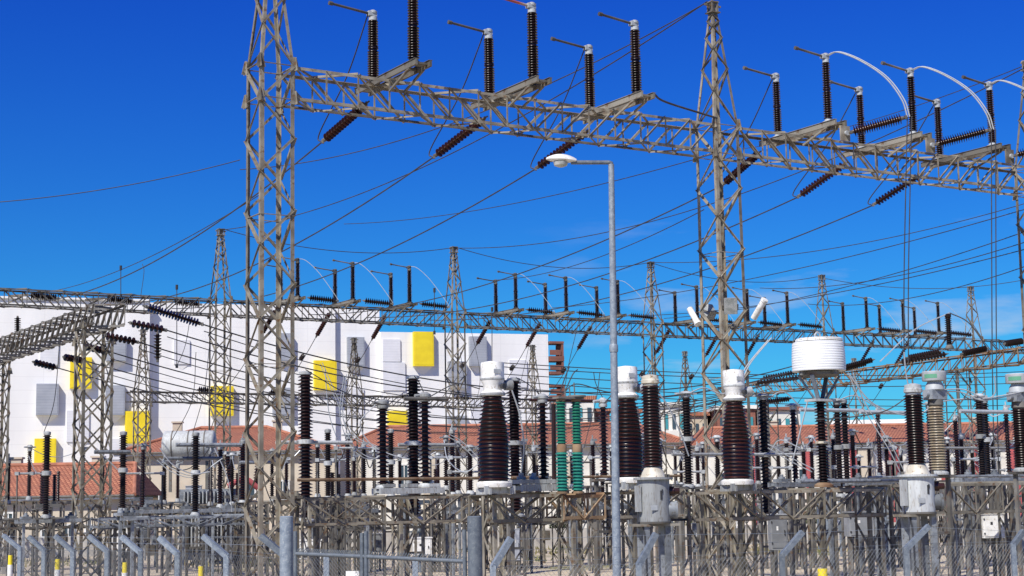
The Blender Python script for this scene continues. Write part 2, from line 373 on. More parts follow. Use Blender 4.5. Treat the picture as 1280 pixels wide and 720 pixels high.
# grass patches
b = MB()
for k in range(2600):
    px = random.uniform(560, 1280) if k % 3 else random.uniform(0, 560); D = random.uniform(66, 96)
    c = at(px, 640, D); c.z = 0
    nn = math.sin(c.x*.55+1.3)+math.sin(c.y*.42+c.x*.2)
    if nn < .35: continue
    for j in range(4):
        a = random.uniform(0, 2*PI); h = random.uniform(.08, .28); q = c+V(random.uniform(-.4, .4), random.uniform(-.4, .4), 0)
        b.add([q+V(math.cos(a)*.05, math.sin(a)*.05, 0), q-V(math.cos(a)*.05, math.sin(a)*.05, 0), q+V(random.uniform(-.1, .1), random.uniform(-.1, .1), h)], [(0, 1, 2)])
tag(b.build('grass', 'grass'), 'dry green grass tufts growing through the yard gravel', None, None, 'stuff')

# ================================================================== MAIN GANTRY
SZ = .84
T1 = tower('lattice_tower', 'tall tan lattice tower at left front carrying the main beam end', gp(0, 0, 0), SZ, 12.6, 16.2, 'tan', leg=.095, br=.048)
T2 = tower('lattice_tower', 'tall lattice tower right of the street lamp with floodlights bolted on', gp(BAY, 0, 0), SZ, 12.6, 16.2, 'tan', leg=.095, br=.048, s0=.92)
T3 = tower('lattice_tower', 'tall lattice tower cut by the right edge of the photo', gp(2*BAY-.4, 0, 0), SZ, 12.6, 16.2, 'tan', leg=.095, br=.048, s0=.92)
h = SZ/2
BM1 = truss('lattice_beam', 'near lattice beam from the tall left tower to the floodlight tower', gp(h, 0, 12.6), gp(BAY-h, 0, 12.6), .8, .8, 'tan', .84, .07, .042)
BM2 = truss('lattice_beam', 'near lattice beam from the floodlight tower to the right edge', gp(BAY+h, 0, 12.6), gp(2*BAY-.4-h, 0, 12.6), .8, .8, 'tan', .84, .07, .042)
BM3 = truss('lattice_beam', 'near lattice beam stub past the right edge tower', gp(2*BAY-.4+h, 0, 12.6), gp(3*BAY, 0, 12.6), .8, .8, 'tan', .84, .07, .042)

def beam_switch(a, label, L1=1.5, L2=1.5, r=.145, right=False, far=False, m='brown', tipdz=.22, lead=True, key='', y0=-1.25, y1=.85, perp=0.0, strut=True):
    t = thing('disconnect_switch', label, 'switch', gp(a, perp, 12.62), GAZ, 'open disconnect switches on the far gantry' if far else 'open disconnect switches on the near gantry')
    b = MB()
    for x in (-.19, .19):
        b.bar((x, -1.75, .09), (x, 1.45, .09), .06, .14); b.bar((x, -1.75, .17), (x, 1.45, .17), .10, .012)
    for y in (-1.6, y0-.2, y0+.2, 0, y1-.2, y1+.2, 1.3): b.bar((-.19, y, .10), (.19, y, .10), .09, .05)
    b.bar((-.19, -.4, -.3), (-.19, -1.4, .02), .05); b.bar((.19, -.4, -.3), (.19, -1.4, .02), .05)
    b.build('base_frame', 'steel', t)
    for i, (y, L) in enumerate(((y0, L1), (y1, L2))):
        seg = 10 if far else 16
        b = MB(); b.lathe([(.17, .18), (.17, .21), (r*.8, .25), (r*.75, .30)], (0, y, 0), n=12)
        b.build('insulator_foot', 'alu' if right else 'dark', t)
        ins(t, (0, y, .29), L/2-.02, r, 12, m, seg=seg); ins(t, (0, y, .29+L/2), L/2, r*.93, 12, m, seg=seg)
        b = MB(); b.lathe([(r*.7, 0), (r*.7, .05), (r*.9, .07), (r*.9, .10)], (0, y, .27+L/2-.02), n=10); b.build('joint_flange', m, t)
        z = .29+L
        b = MB(); b.lathe([(r*.75, 0), (r*.75, .08), (.07, .1), (.07, .17), (.10, .19), (.10, .24), (.05, .27)], (0, y, z), n=12)
        b.box((-.03, y, z+.17), (.22, .14, .12)); hd = b.build('head_fitting', 'alu' if not far else 'dull', t)
        b = MB(); e = V(-1.02-(.08 if i else 0), y, z+.17+.10)
        b.cyl((-.1, y, z+.17), e, .035 if not far else .03, 8); b.cyl(e*1.0, e+V(-.10, 0, .01), .055, 8)
        b.build('switch_blade', 'red_blade' if (not far and not right and i == 0 and 5.5 < a < 7.5) else 'dull', t)
    return t
M['red_blade'] = mat('red_blade', (.34, .07, .05), .6, 0, (.36, .33, .28), None, 2.2)
near = [(3.1, 'upper left disconnect switch on the near beam, nearest the tall left tower'),
        (6.45, 'disconnect switch with the reddish blade, middle of the left near beam'),
        (9.6, 'disconnect switch on the near beam above the street lamp')]
for a, l in near: beam_switch(a, l, 1.62, 1.5)
nearR = [(16.2, 'disconnect switch with white curved lead just right of the floodlight tower'),
         (19.5, 'middle disconnect switch with white curved lead on the right near beam'),
         (22.8, 'disconnect switch with white curved lead near the right edge')]
for i, (a, l) in enumerate(nearR):
    t = beam_switch(a, l, 1.62, 1.55, .125, True)
    pl = thing('mounting_plate', ['square steel mounting plate on beam, leftmost of three holding horizontal insulators', 'square steel mounting plate on beam, middle of three holding horizontal insulators', 'square steel mounting plate on beam, rightmost of three holding horizontal insulators'][i], 'plate', L2W(t, (.08, -1.80, -.22)), GAZ)
    b = MB(); b.box((.0, -.0, .0), (.34, .05, .42)); b.build('plate', 'tan', pl)
    b = MB(); b.cyl((.02, -.03, .0), (.02, -.09, .0), .07, 10); b.build('bolt_boss', 'alu', pl)
    A = L2W(pl, (.05, -.06, 0)); d = (G*.62-P*.78).normalized()
    B = A+d*1.62+V(0, 0, .30)
    string(A, B, 'rod', 'horizontal ribbed rod insulator carrying down leads, # from the left on the right near beam', .16, 20, 'red', 'horizontal rod insulators on the near beam', seg=14)
    top = L2W(t, (0, -1.25, 2.10))
    hv = Vector((B.x-top.x, B.y-top.y, 0)); dz = B.z-top.z
    pts = bez([top]+[top+hv*f+V(0, 0, dz*g_) for f, g_ in ((.16, -.03), (.45, .14), (.75, .42), (.94, .75), (1.0, 1.0))], 8)
    sd = V(.06, -.02, 0)
    wire(pts, 'arcnear', 'white twin tube curving down from switch head to rod insulator, # from the left', .018, 'alu', 'curved_lead', 'lead', 'curved twin leads on the near beam', axis=0, mate=sd)
    if i < 2:
        e = at([1130, 1243][i], [455, 600][i], B.y+1.0)
        wire(bez([B, B.lerp(e, .33)+V(-.02, 0, 0), B.lerp(e, .66)+V(-.03, 0, 0), e], 8), 'drop', 'pair of long vertical down leads hanging from a near rod insulator, # from the left', .016, 'cable', 'down_lead', 'lead', 'long vertical down leads', axis=0, mate=V(.12, 0, 0))

# ---- far gantry
FA = [1.5, 14.9, 28.3, 41.6, 55.0, 68.4, 81.7]; FP = 41.1
flab = ['', 'far lattice tower left of the near left tower, in front of the white building', 'far lattice tower in front of the white building right half', 'far lattice tower seen just right of the street lamp', 'far lattice tower right of the near floodlight tower', 'smaller far lattice tower second from right of the far row', 'farthest lattice tower of the far row at the right edge']
for a, l in zip(FA[1:6], flab[1:6]):
    tower('lattice_tower', l, gp(a, FP, 0), .84, 12.6, 16.2, 'steel', leg=.085, br=.045, gs=.12, cap=.13)
for i in range(6):
    truss('lattice_beam', '%s span of the far lattice beam counted from the left' % ORD[i], gp(FA[i]+.42, FP, 12.6), gp(FA[i+1]-.42, FP, 12.6), .8, .8, 'dull', .85, .075, .042, group='far beam spans')
fx = [(441, 383), (512, 388), (645, 394), (708, 398), (773, 402), (872, 407), (935, 408), (985, 410), (1084, 417), (1130, 419), (1174, 421), (372, 376)]
FS = sorted([(onx(gp(0, FP-1.25, 12.7), x)-gp(0, 0, 12.7)).dot(G) for x, y in fx])
for i, a in enumerate(FS):
    t = beam_switch(a, '', 1.6, 1.5, .14, False, True, 'brown', perp=FP)
    auto(t, 'farsw', 'open disconnect switch on the far beam against the sky, # from the left', t.location)
    top = L2W(t, (0, -1.25, 2.12)); A = L2W(t, (.25, -1.8, .1)); B = A+G*1.35-P*.9-V(0, 0, .22)
    string(A, B, 'fars', 'thick dark strain insulator on top of the far beam, # from the left', .17, 12, 'dark', 'strain insulators on the far beam', seg=10)
    hv = Vector((B.x-top.x, B.y-top.y, 0)); dz = B.z-top.z
    pts = bez([top]+[top+hv*f+V(0, 0, dz*g_) for f, g_ in ((.2, .05), (.5, .32), (.85, .78), (1.0, 1.0))], 6)
    wire(pts, 'farc', 'pale curved lead from far switch head to far strain insulator, # from the left', .015, 'alu', 'curved_lead', 'lead', 'curved leads on the far beam', axis=0)
for i, a in enumerate(FS):
    A = gp(a, FP+1.38, 12.5); q = proj(A); B = at(q[0]-19, q[1]+33, A.y+1.2)
    string(A, B, 'farh', 'small slung strain insulator below the far beam, # from the left', .13, 12, 'red', 'strain insulators under the far beam', seg=10)
    wire(curve_pts(B, at(q[0]-75, q[1]+112, A.y+12), .3, 10), 'farw', 'short conductor running down left from a slung far insulator, # from the left', .02, axis=0, group='short conductors behind the far beam')
    string(B+(at(q[0]-38, q[1]+60, A.y+4.8)-B)*.8, at(q[0]-38, q[1]+60, A.y+4.8), 'farh2', 'tiny dark insulator lower on the far conductor, # from the left', .12, 5, 'dark', 'tiny lower insulators', seg=8)
for i, px in enumerate((35, 130, 215)):
    q = atz(px, 367+px*.045, 12.7); A = q; B = A+G*1.3-P*.8-V(0, 0, .2)
    string(A, B, 'fars', 'thick dark strain insulator on top of the far beam, # from the left', .18, 12, 'dark', 'strain insulators on the far beam', seg=10)
    b = MB(); b.bar((-.9, 0, 0), (0, 0, .12), .3, .1); b.bar((-.9, 0, -.3), (-.3, 0, 0), .08); o = b.build('insulator_bracket', 'tan', None, A-V(0, 0, .12)); o.rotation_euler.z = GAZ
    tag(o, '', 'bracket', 'brackets on the far beam'); auto(o, 'brk', 'steel bracket on the far beam over the white building, # from the left', A)

# hanging strings under the near beam and the conductors to the far gantry
hang = [(3.25, (402, 178), 35), (6.7, (541, 197), 130), (9.95, (668, 212), 215), (16.0, (902, 232), 385), (19.4, (996, 247), 460), (22.7, (1090, 257), 535)]
for i, (a, tip, fxx) in enumerate(hang):
    A = gp(a, 1.38, 12.5)
    # strain string aims along the cable towards the far beam
    B = at(tip[0], tip[1], (A+P*1.45).y)
    string(A, B, 'hang', 'red brown strain insulator slung under the near beam, # from the left', .125, 15, 'red', 'strain insulators under the near beam')
    E = at(fxx, 368+fxx*.045+8, gp(a, FP-.8, 0).y)
    wire(curve_pts(B, E, 1.0, 30), 'main', 'main conductor from near beam down to far beam, # from the left', .021, axis=0, group='conductors between the two gantries')
    # jumper up to the rear switch head
    a0 = (3.1, 6.45, 9.6, 16.2, 19.5, 22.8)[i]; tp = gp(a0-.14, .84, 14.55)
    if i != 99:
        wire(bez([tp, tp.lerp(B, .45)+V(0, .1, -.05), B+V(-.05, .0, .25), B], 8), 'jump', 'dark jumper cable from switch head to slung insulator, # from the left', .018, 'cable', 'jumper_cable', 'cable', 'jumpers on the near beam', axis=0)

# ------------------------------------------------------------------ left low gantry (runs away from the camera)
EL = atz(118, 379, 9.0); EL2 = EL+P*30
LB = truss('lattice_beam', 'wide tan lattice beam running away at left edge', EL+G*.5, EL2+G*.5, .66, 1.0, 'dull', .68, .07, .05)
tw1 = EL+G*.5+P*1.6; tw2 = tw1+P*13
tower('gantry_support', 'lattice support tower under the near end of the left wide beam', tw1, 1.0, 8.4, 0, 'steel', leg=.09, br=.042, beamh=.5, gus=True, gs=.1, xb=True)
tower('gantry_support', 'lattice support tower at the left edge under the wide beam', tw2, 1.0, 8.4, 0, 'steel', leg=.09, br=.042, beamh=.5, gus=True, gs=.1, xb=True)
ls = [((178, 382), (255, 406), 17), ((160, 403), (209, 413), 12), ((128, 419), (174, 428), 12), ((104, 433), (138, 440), 11), ((78, 446), (106, 451), 11), ((40, 452), (72, 460), 9)]
re_ = [(1000, 455), (985, 466), (962, 480), (940, 487), (930, 492), (915, 497)]
for i, (a, e, n) in enumerate(ls):
    D = 46.5+i*2.3; A = at(a[0], a[1], D); B = at(e[0], e[1], D+.9)
    string(A, B, 'lstr', 'dark disc strain insulator pulling right from the left wide beam, # from the left', .13, (n if i == 0 else round(n*.62)), 'brown', 'strain insulators of the left wide beam', seg=12, core=.32)
    E = at(re_[i][0], re_[i][1], 68+i*3)
    wire(curve_pts(B, E, 1.6+.1*i, 40), 'bus', 'long dark bus conductor crossing the white building, # from the top', .023, group='bus conductors from the left wide beam')
    if i < 5:
        q0 = at(a[0]+10, a[1]+3, D+2.3); q1 = at(e[0], e[1]+8, D+3)
        E2 = at(re_[i][0]+4, re_[i][1]+5, 70+i*3)
        wire(curve_pts(q1, E2, 1.8+.1*i, 40), 'bus2', 'thinner companion bus conductor crossing the white building, # from the top', .016, group='thin bus conductors')
for x, y0, y1, D in ((22, 395, 418, 60), (197, 414, 452, 52)):
    string(at(x, y0, D), at(x, y1, D), 'susp', 'short hanging suspension insulator against the white building, # from the left', .13, 8, 'brown', 'hanging suspension insulators', seg=12)
for x, y0, y1, D, lb in ((221, 356, 460, 60, 'long thin weighted rod hanging in front of white building left'), (151, 332, 372, 62, 'short thin lightning rod above the left part of the far beam'),
                         (543, 360, 418, 64, 'thin weighted rod hanging over the far beam left of centre'), (615, 384, 462, 66, 'thin weighted rod hanging by the yellow panel at right')):
    A = at(x, y0, D); B = at(x, y1, D); t = thing('hanging_rod', lb, 'rod', B, 0)
    b = MB(); b.cyl((0, 0, 0), A-B, .016, 6); b.build('rod', 'cable', t)
    MB().cyl((0, 0, 0), (0, 0, .14), .05, 8).build('weight', 'black', t); MB().cyl(A-B-V(0, 0, .18), A-B, .05, 8).build('clamp', 'black', t)

# ------------------------------------------------------------------ right low rusty gantry
R0 = atz(1300, 432, 9.0); R1 = atz(905, 484, 9.0)
truss('lattice_beam', 'rusty low lattice beam sloping away behind the white drum at right', R0+G*0, R1, .72, .9, 'rust', .95, .07, .04)
for k, (px, lb) in enumerate(((1195, 'rusty lattice support tower under the low beam at right'), (958, 'rusty lattice support tower under the low beam right of the floodlight tower'))):
    u = onx(R1, px, (R0-R1).normalized()); tower('gantry_support', lb, u, .85, 8.3, 0, 'dull', rz=GAZ, leg=.08, br=.042, beamh=.5, gs=.1)
for i, (a, e, dd) in enumerate((((1236, 434), (1208, 441), 0), ((1186, 441), (1130, 451), 0), ((1178, 438), (1139, 446), 1), ((1094, 448), (1060, 458), 0), ((1086, 452), (1052, 462), 1), ((1000, 463), (958, 472), 0), ((1005, 470), (950, 477), 1), ((990, 497), (955, 502), 2), ((1280, 425), (1262, 428), 0))):
    u = onx(R1, a[0], (R0-R1).normalized()); D = u.y-.8-dd*.4
    string(at(a[0], a[1]+1, D), at(e[0]-8, e[1]+2, D-.4), 'rstr', 'black strain insulator lying along the rusty low beam, # from the left', .155, 14, 'dark', 'strain insulators on the rusty low beam', seg=10)

# third gantry, low, behind
Q0 = atz(160, 489, 9.0); Q1 = onx(Q0, 700)
truss('lattice_beam', 'low grey lattice beam crossing below the white building windows', Q0, Q1, .62, .8, 'dull', .8, .06, .04)
for px, lb in ((178, 'slim lattice tower in front of white building left corner'), (443, 'slim lattice tower in front of the white building middle'), (667, 'slim lattice tower at the right end of the white building'), (858, 'slim pale lattice tower behind the near floodlight tower'), (1070, 'slim pale lattice tower hidden behind the right equipment')):
    u = onx(Q0, px); tower('lattice_tower', lb, u, .8, 9.0, 12.6, 'steel', leg=.08, br=.05, gs=.1, cap=.1)
for i, (x0, x1, y) in enumerate(((246, 262, 487), (336, 352, 490), (500, 516, 495), (568, 582, 497), (700, 716, 499), (762, 778, 501))):
    D = onx(Q0, x0).y-.8
    string(at(x0, y, D), at(x1+6, y+1, D), 'qstr', 'small dark strain insulator on the low grey beam, # from the left', .2, 7, 'dark', 'strain insulators on the low grey beam', seg=10)

# ------------------------------------------------------------------ overhead thin wires
def pw(a, b, Da, Db, sag, r, lb, **k):
    wire(curve_pts(at(*a, Da), at(*b, Db), sag, 40), 'w'+lb, lb, r, name='overhead_wire', group='overhead wires', **k)
pw((-20, 254), (300, 200), 60, 60, .25, .018, 'thin ground wire crossing blue sky left of the tall tower')
pw((300, 212), (880, 5), 62, 43, 1.0, .018, 'thin ground wire rising from the left tower to the floodlight tower peak')
pw((282, 287), (884, 2), 78.8, 43, 1.2, .02, 'thin ground wire between far left tower peak and near floodlight tower peak')
pw((570, 310), (1290, 80), 86, 50, 1.6, .02, 'thin ground wire from far middle tower peak to right edge tower peak')
wire(bez([gp(9.9, -1.6, 12.8), gp(10.6, -1.2, 12.75), gp(12.9, -.42, 12.75)], 8), 'thk', 'thick dark cable from the beam switch above the lamp to the floodlight tower', .03, name='jumper_cable', group='overhead wires')
pw((1290, 78), (928, 186), 50, 78, .4, .016, 'thin ground wire dropping left from the right edge tower peak')
pw((812, 328), (1296, 250), 93, 70, .8, .02, 'thin ground wire rising from the lamp side far tower peak')
pw((278, 286), (570, 309), 78.8, 86, .7, .02, 'thin ground wire between the first two far tower peaks')
pw((570, 309), (813, 328), 86, 93, .7, .02, 'thin ground wire between the second and third far tower peaks')
pw((813, 328), (1021, 346), 93, 100.6, .7, .02, 'thin ground wire between the third and fourth far tower peaks')
pw((1021, 346), (1290, 348), 100.6, 100, .7, .02, 'thin ground wire from fourth far tower peak to the right edge')
for i, (a, b_) in enumerate((((60, 365), (330, 240)), ((620, 350), (880, 262)), ((690, 385), (1280, 262)), ((830, 398), (1280, 290)), ((780, 395), (1280, 312)), ((430, 280), (900, 190)), ((950, 360), (1290, 300)), ((1010, 380), (1290, 330)))):
    wire(curve_pts(at(*a, 80), at(*b_, 50), .5, 30), 'aux', 'long thin conductor sloping up right across the sky, # from the left', .016, axis=0, name='overhead_wire', group='sloping sky conductors')
for i in range(6):
    y = [456, 461, 470, 478, 486, 494][i]
    wire(curve_pts(at(620, y-3, 62+i), at(1290, y+8 if i < 3 else y+20, 78+i), .35, 20), 'mid', 'level bus conductor behind the street lamp pole, # from the top', .019, name='conductor', group='level bus conductors')

# ------------------------------------------------------------------ street lamp
D = 24.0; base = at(770, 735, D); base.z = 0; top = at(764, 203, D)
t = thing('street_lamp', 'tall grey street lamp with one arm in front of the yard', 'street lamp', (base.x, base.y, 0))
tl = W2L(t, top)
b = MB(); b.tube([(0, 0, 0), tl*.5, tl+V(0, 0, -.03)], .068, 16, .044); b.lathe([(.14, 0), (.14, .03), (.08, .05)], n=16); b.lathe([(.062, 0), (.066, .02), (.066, .10), (.055, .12)], tl*.62, n=16); b.build('pole', 'galv', t)
MB().box((0, -.07, .9), (.09, .02, .35)).build('access_door', 'grey', t)
e = W2L(t, at(714, 203, D-.1))
b = MB(); b.tube([tl+V(0, 0, -.05), tl+V(0, 0, -.01), tl+V(-.03, 0, .0), e], .033, 12); b.build('arm', 'galv', t)
b = MB(); hd = e; L = .40
rings = []; N = 14
for i in range(N+1):
    f = i/N; x = .08-L*f*1.15; w = .13*math.sin(PI*min(1, max(.03, f*.93+.04)))**.6; up = .095*math.sin(PI*min(1, f*.9+.07))**.7
    rings.append((x, w, up))
vs = []
for x, w, up in rings:
    for k in range(12):
        a = 2*PI*k/12; vs.append(hd+V(x, math.cos(a)*w, (math.sin(a)*up if math.sin(a) > 0 else math.sin(a)*up*.35)+.02+(.08-x)*.08))
n = 12; b.add(vs, [(i*n+k, (i+1)*n+k, (i+1)*n+(k+1) % n, i*n+(k+1) % n) for i in range(N) for k in range(n)], True); b.add(vs[:n], [tuple(range(n))]); b.add(vs[-n:], [tuple(range(n-1, -1, -1))])
b.build('lamp_head', 'white', t)
b = MB(); b.lathe([(.04, -.075), (.10, -.05), (.115, 0)], hd+V(-.16, 0, .005), n=14); b.build('lamp_glass', 'lens', t)

# floodlights on the near tower
def flood(px, py, D, dr, lab, s=.36, back=False):
    c = at(px, py, D); t = thing('floodlight', lab, 'floodlight', c, math.atan2(dr[1], dr[0])-PI/2)   # local +y = facing
    R = Matrix.Rotation(math.radians(-28), 3, 'X')
    def q(x, y, z): return R@V(x, y, z)
    b = MB(); vs = []
    for y, k in ((.12, 1), (-.05, .82), (-.14, .45)):
        vs += [q(x*s*.5*k, y, z*s*.62*k) for x, z in ((-1, -1), (1, -1), (1, 1), (-1, 1))]
    fs = [(i*4+k, (i+1)*4+k, (i+1)*4+(k+1) % 4, i*4+(k+1) % 4) for i in (0, 1) for k in range(4)]+[(8, 9, 10, 11)]
    b.add(vs, fs); b.build('housing', 'grey', t)
    b = MB(); b.add([q(x*s*.48, .118, z*s*.60) for x, z in ((-1, -1), (1, -1), (1, 1), (-1, 1))]+[q(x*s*.48, .10, z*s*.60) for x, z in ((-1, -1), (1, -1), (1, 1), (-1, 1))], [(0, 1, 2, 3), (7, 6, 5, 4), (0, 4, 5, 1), (1, 5, 6, 2), (2, 6, 7, 3), (3, 7, 4, 0)]); b.build('lens', 'lens', t)
    b = MB(); b.bar(q(-s*.55, 0, 0), (-s*.55, -.25, -.1), .03); b.bar(q(s*.55, 0, 0), (s*.55, -.25, -.1), .03); b.bar((-s*.55, -.25, -.1), (s*.55, -.25, -.1), .05); b.build('bracket', 'steel', t)
flood(913, 381, 42.2, (-.1, -1), 'square floodlight facing the camera on the front leg of floodlight tower', .36)
flood(886, 388, 43.9, (-.6, .8), 'blue grey floodlight turned away inside the floodlight tower', .36)
def tubelight(a, b_, D, lab):
    A = at(*a, D); B = at(*b_, D-.3); t = thing('floodlight', lab, 'floodlight', A)
    b = MB(); b.cyl((0, 0, 0), B-A, .085, 14); b.cyl((B-A)*.97, (B-A)*1.08, .10, 14); b.build('housing', 'white', t)
    b = MB(); b.bar((B-A)*.4, (B-A)*.4+V(.0, .35, -.1), .04); b.build('bracket', 'steel', t)
tubelight((862, 386), (872, 404), 43.4, 'white cylindrical floodlight on the left side of the floodlight tower')
tubelight((942, 398), (955, 376), 43.0, 'white cylindrical floodlight on the right side of the floodlight tower')

# ================================================================== EQUIPMENT
def legs4(t, x0, x1, y0, y1, z0, z1, m='dull', w=.07, name='leg'):
    for x in (x0, x1):
        for y in (y0, y1):
            b = MB(); b.ang((x, y, z0), (x, y, z1), w, (1 if x == x0 else -1, 0, 0), (0, 1 if y == y0 else -1, 0)); b.build(name, m, t)
def stand(t, ztop, s=.5, m='dull', kind='lattice', br=.04, w=.07):
    if kind == 'lattice':
        h = s/2; legs4(t, -h, h, -h, h, 0, ztop, m, w); b = MB(); n = max(2, round(ztop/(s*1.1))); cs = [(-h, -h), (h, -h), (h, h), (-h, h)]
        for k in range(4):
            a, c = cs[k], cs[(k+1) % 4]; zig(b, (*a, 0), (*a, ztop), (*c, 0), (*c, ztop), n, br, start=k % 2)
        b.build('bracing', m, t); b = MB(); b.box((0, 0, ztop-.02), (s+.1, s+.1, .04)); b.build('top_plate', m, t)
    elif kind == 'pair':
        for x in (-s/2, s/2):
            b = MB(); b.box((x, 0, ztop/2), (.065, .085, ztop)); b.build('post', m, t)
        MB().box((0, 0, ztop+.02), (s+.22, .22, .06)).build('head_plate', m, t); MB().box((0, 0, ztop*.6), (s-.1, .06, .06)).build('crosspiece', m, t); MB().bar((-s/2, .065, ztop*.3), (s/2, .065, ztop*.6), .04, .03).build('brace', m, t)
    elif kind == 'pole':
        b = MB(); b.cyl((0, 0, 0), (0, 0, ztop), s*.22, 10); b.box((0, 0, ztop), (s*.7, s*.7, .03)); b.build('post', m, t)
def pxm(D): return D/F
def base_at(x, y, D): p = at(x, y, D); return p

def ct(x, yb, yt, D, lab):
    p = base_at(x, yb, D); k = (at(x, yt, D)-p).length/ (140*pxm(30)); t = thing('current_transformer', lab, 'transformer', p, GAZ, 'white capped current transformers')
    u = pxm(30)*k
    b = MB(); 
    for xx in (-14, 14): b.box((xx*u, 0, 3.5*u), (3*u, 30*u, 7*u)); b.box((xx*1.25*u, -12*u, 5*u), (5*u, 3*u, 9*u))
    b.box((0, -8*u, 5*u), (24*u, 3*u, 8*u)); b.box((0, 8*u, 5*u), (24*u, 3*u, 8*u)); b.build('base_frame', 'grey', t)
    b = MB(); b.lathe([(20*u, 8*u), (20.5*u, 10*u), (20.5*u, 13*u), (17*u, 15*u)], n=28); b.build('base_flange', 'white', t)
    n = 21; z0 = 15*u; z1 = 112*u; pr = []; st = (z1-z0)/n
    def rad(f): return (17.4+1.2*math.sin(PI*min(1, f/.75)) if f < .45 else 18.4-((f-.45)/.55)**1.35*7.6)*u*1.03
    for i in range(n):
        f = i/n; r0 = rad(f); z = z0+i*st
        pr += [(r0-2.2*u, z), (r0-2.2*u, z+st*.30), (r0+.4*u, z+st*.42), (r0+.2*u, z+st*.58), (r0-1.8*u, z+st*.8)]
    pr.append((10*u, z1)); b = MB(); b.lathe(pr, n=32); b.build('insulator', 'red', t)
    b = MB(); b.lathe([(11*u, z1), (14*u, z1+1*u), (14*u, z1+4*u), (10.5*u, z1+7*u), (11.5*u, z1+14*u), (13.3*u, z1+17*u), (13.6*u, z1+20*u), (13.6*u, z1+37*u), (13*u, z1+39*u), (4*u, z1+40.5*u)], n=28); b.build('head', 'white', t)
    b = MB(); b.lathe([(14.3*u, z1+.6*u), (14.8*u, z1+1*u), (14.8*u, z1+3.2*u), (14.3*u, z1+3.6*u)], n=28)
    b.build('clamp_ring', 'grey', t)
    b = MB(); b.lathe([(13.9*u, z1+18.4*u), (14.1*u, z1+18.8*u), (14.1*u, z1+20.4*u), (13.9*u, z1+20.8*u)], n=28); b.build('seam_band', 'grey', t)
    b = MB(); b.box((-2*u, -14*u, z1+28*u), (9*u, .6*u, 5*u)); b.build('nameplate', 'alu', t)
    b = MB(); b.cyl((0, 0, z1+13*u), (21*u, -3*u, z1+13*u), 4.5*u, 12); b.cyl((15*u, -2*u, z1+13*u), (24*u, -3.5*u, z1+13*u), 6*u, 14); b.build('terminal', 'grey', t)
    b = MB(); b.cyl((5*u, -12*u, z1+11*u), (6*u, -16*u, z1+11*u), 3.0*u, 12); b.build('side_cap', 'black', t)
    return t
def vt(x, yb, ytt, yt, D, lab, capm='cream', bodym='brown', w=20):
    p = base_at(x, yb, D); u = pxm(D); t = thing('voltage_transformer', lab, 'transformer', (p.x, p.y, 0), GAZ-.25, 'tank voltage transformers'); z = p.z
    H = yb-ytt; c = 18
    b = MB(); b.lathe([(20*u, z+1*u), (20*u, z+(H-3)*u), (24.5*u, z+(H-2.5)*u), (24.5*u, z+H*u), (10*u, z+(H+.8)*u)], n=32); b.build('tank', 'grey', t)
    b = MB(); b.box((2*u, -20.2*u, z+(H*.62)*u), (2.6*u, .6*u, 11*u)); b.box((3.4*u, -20.2*u, z+(H*.70)*u), (1.4*u, .6*u, 5*u)); b.build('warning_mark', 'black', t)
    b = MB(); b.lathe([(16*u, z+H*u+.005), (14*u, z+(H+5)*u), (10*u, z+(H+13)*u)], n=24); b.build('cone', 'cream', t)
    zi = z+(H+13)*u; L = (yb-yt-H-13-14)*u
    ins(t, (0, 0, zi), L, w*.62*u, 26, bodym, seg=22, core=.78)
    b = MB(); zt = zi+L; b.lathe([(9.5*u, zt), (9.5*u, zt+2*u), (11.5*u, zt+3*u), (11.5*u, zt+7*u), (10.5*u, zt+8*u), (10.5*u, zt+12*u), (4*u, zt+14*u)], n=22); b.build('cap', capm, t)
    b = MB(); b.cyl((0, 0, zt+14*u), (0, 0, zt+19*u), 1.2*u, 6); b.build('terminal', 'dull', t)
    b = MB(); b.cyl((17*u, -6*u, z+H*.30*u), (25*u, -9*u, z+H*.30*u), 10*u, 18); b.cyl((24*u, -9*u, z+H*.30*u), (27*u, -10*u, z+H*.30*u), 11*u, 18); b.build('side_flange', 'blue', t)
    b = MB(); b.cyl((17*u, -6*u, z+H*.70*u), (24*u, -9*u, z+H*.70*u), 6*u, 14); b.cyl((23*u, -9*u, z+H*.70*u), (30*u, -11*u, z+H*.70*u), 4*u, 10); b.build('bushing', 'red', t)
    b = MB(); b.box((-22*u, -3*u, z+H*.55*u), (4*u, 12*u, 32*u)); b.build('side_box', 'grey', t)
    b = MB(); b.box((-8*u, -20.4*u, z+H*.35*u), (9*u, .5*u, 6*u)); b.build('nameplate', 'alu', t)
    for a in (-1.2, .2, 1.9): MB().box((23*u*math.cos(a), 23*u*math.sin(a), z+(H+1.5)*u), (2.4*u, 2.4*u, 5*u)).build('lifting_lug', 'dull', t)
    MB().lathe([(20.3*u, z+.6*u), (21.2*u, z+.8*u), (21.2*u, z+3*u), (20.3*u, z+3.2*u)], n=30).build('rim', 'dull', t)
    MB().tube(bez([(-22*u, -4*u, z+H*.3*u), (-24*u, -6*u, z-2*u), (-18*u, -12*u, z-14*u), (-17*u, -13*u, .1)], 6), .018, 6).build('conduit', 'black', t)
    b = MB(); b.box((0, 0, z-1*u), (56*u, 30*u, 3*u)); b.build('base_plate', 'steel', t)
    zz = z-2.6*u
    for xx in (-15, 13):
        for yy in (-10, 10):
            b = MB(); b.box((xx*u, yy*u, zz/2), (7*u, 5*u, zz)); b.build('leg', 'blue', t)
    b = MB(); b.bar((-15*u, -13*u, .3), (13*u, -13*u, zz*.55), .05, .012); b.bar((13*u, -13.5*u, .3), (-15*u, -13.5*u, zz*.55), .05, .012); b.build('bracing', 'dull', t)
    return t
ct(618, 618, 465, 30.0, 'white capped current transformer with bulging brown body left of green insulators')
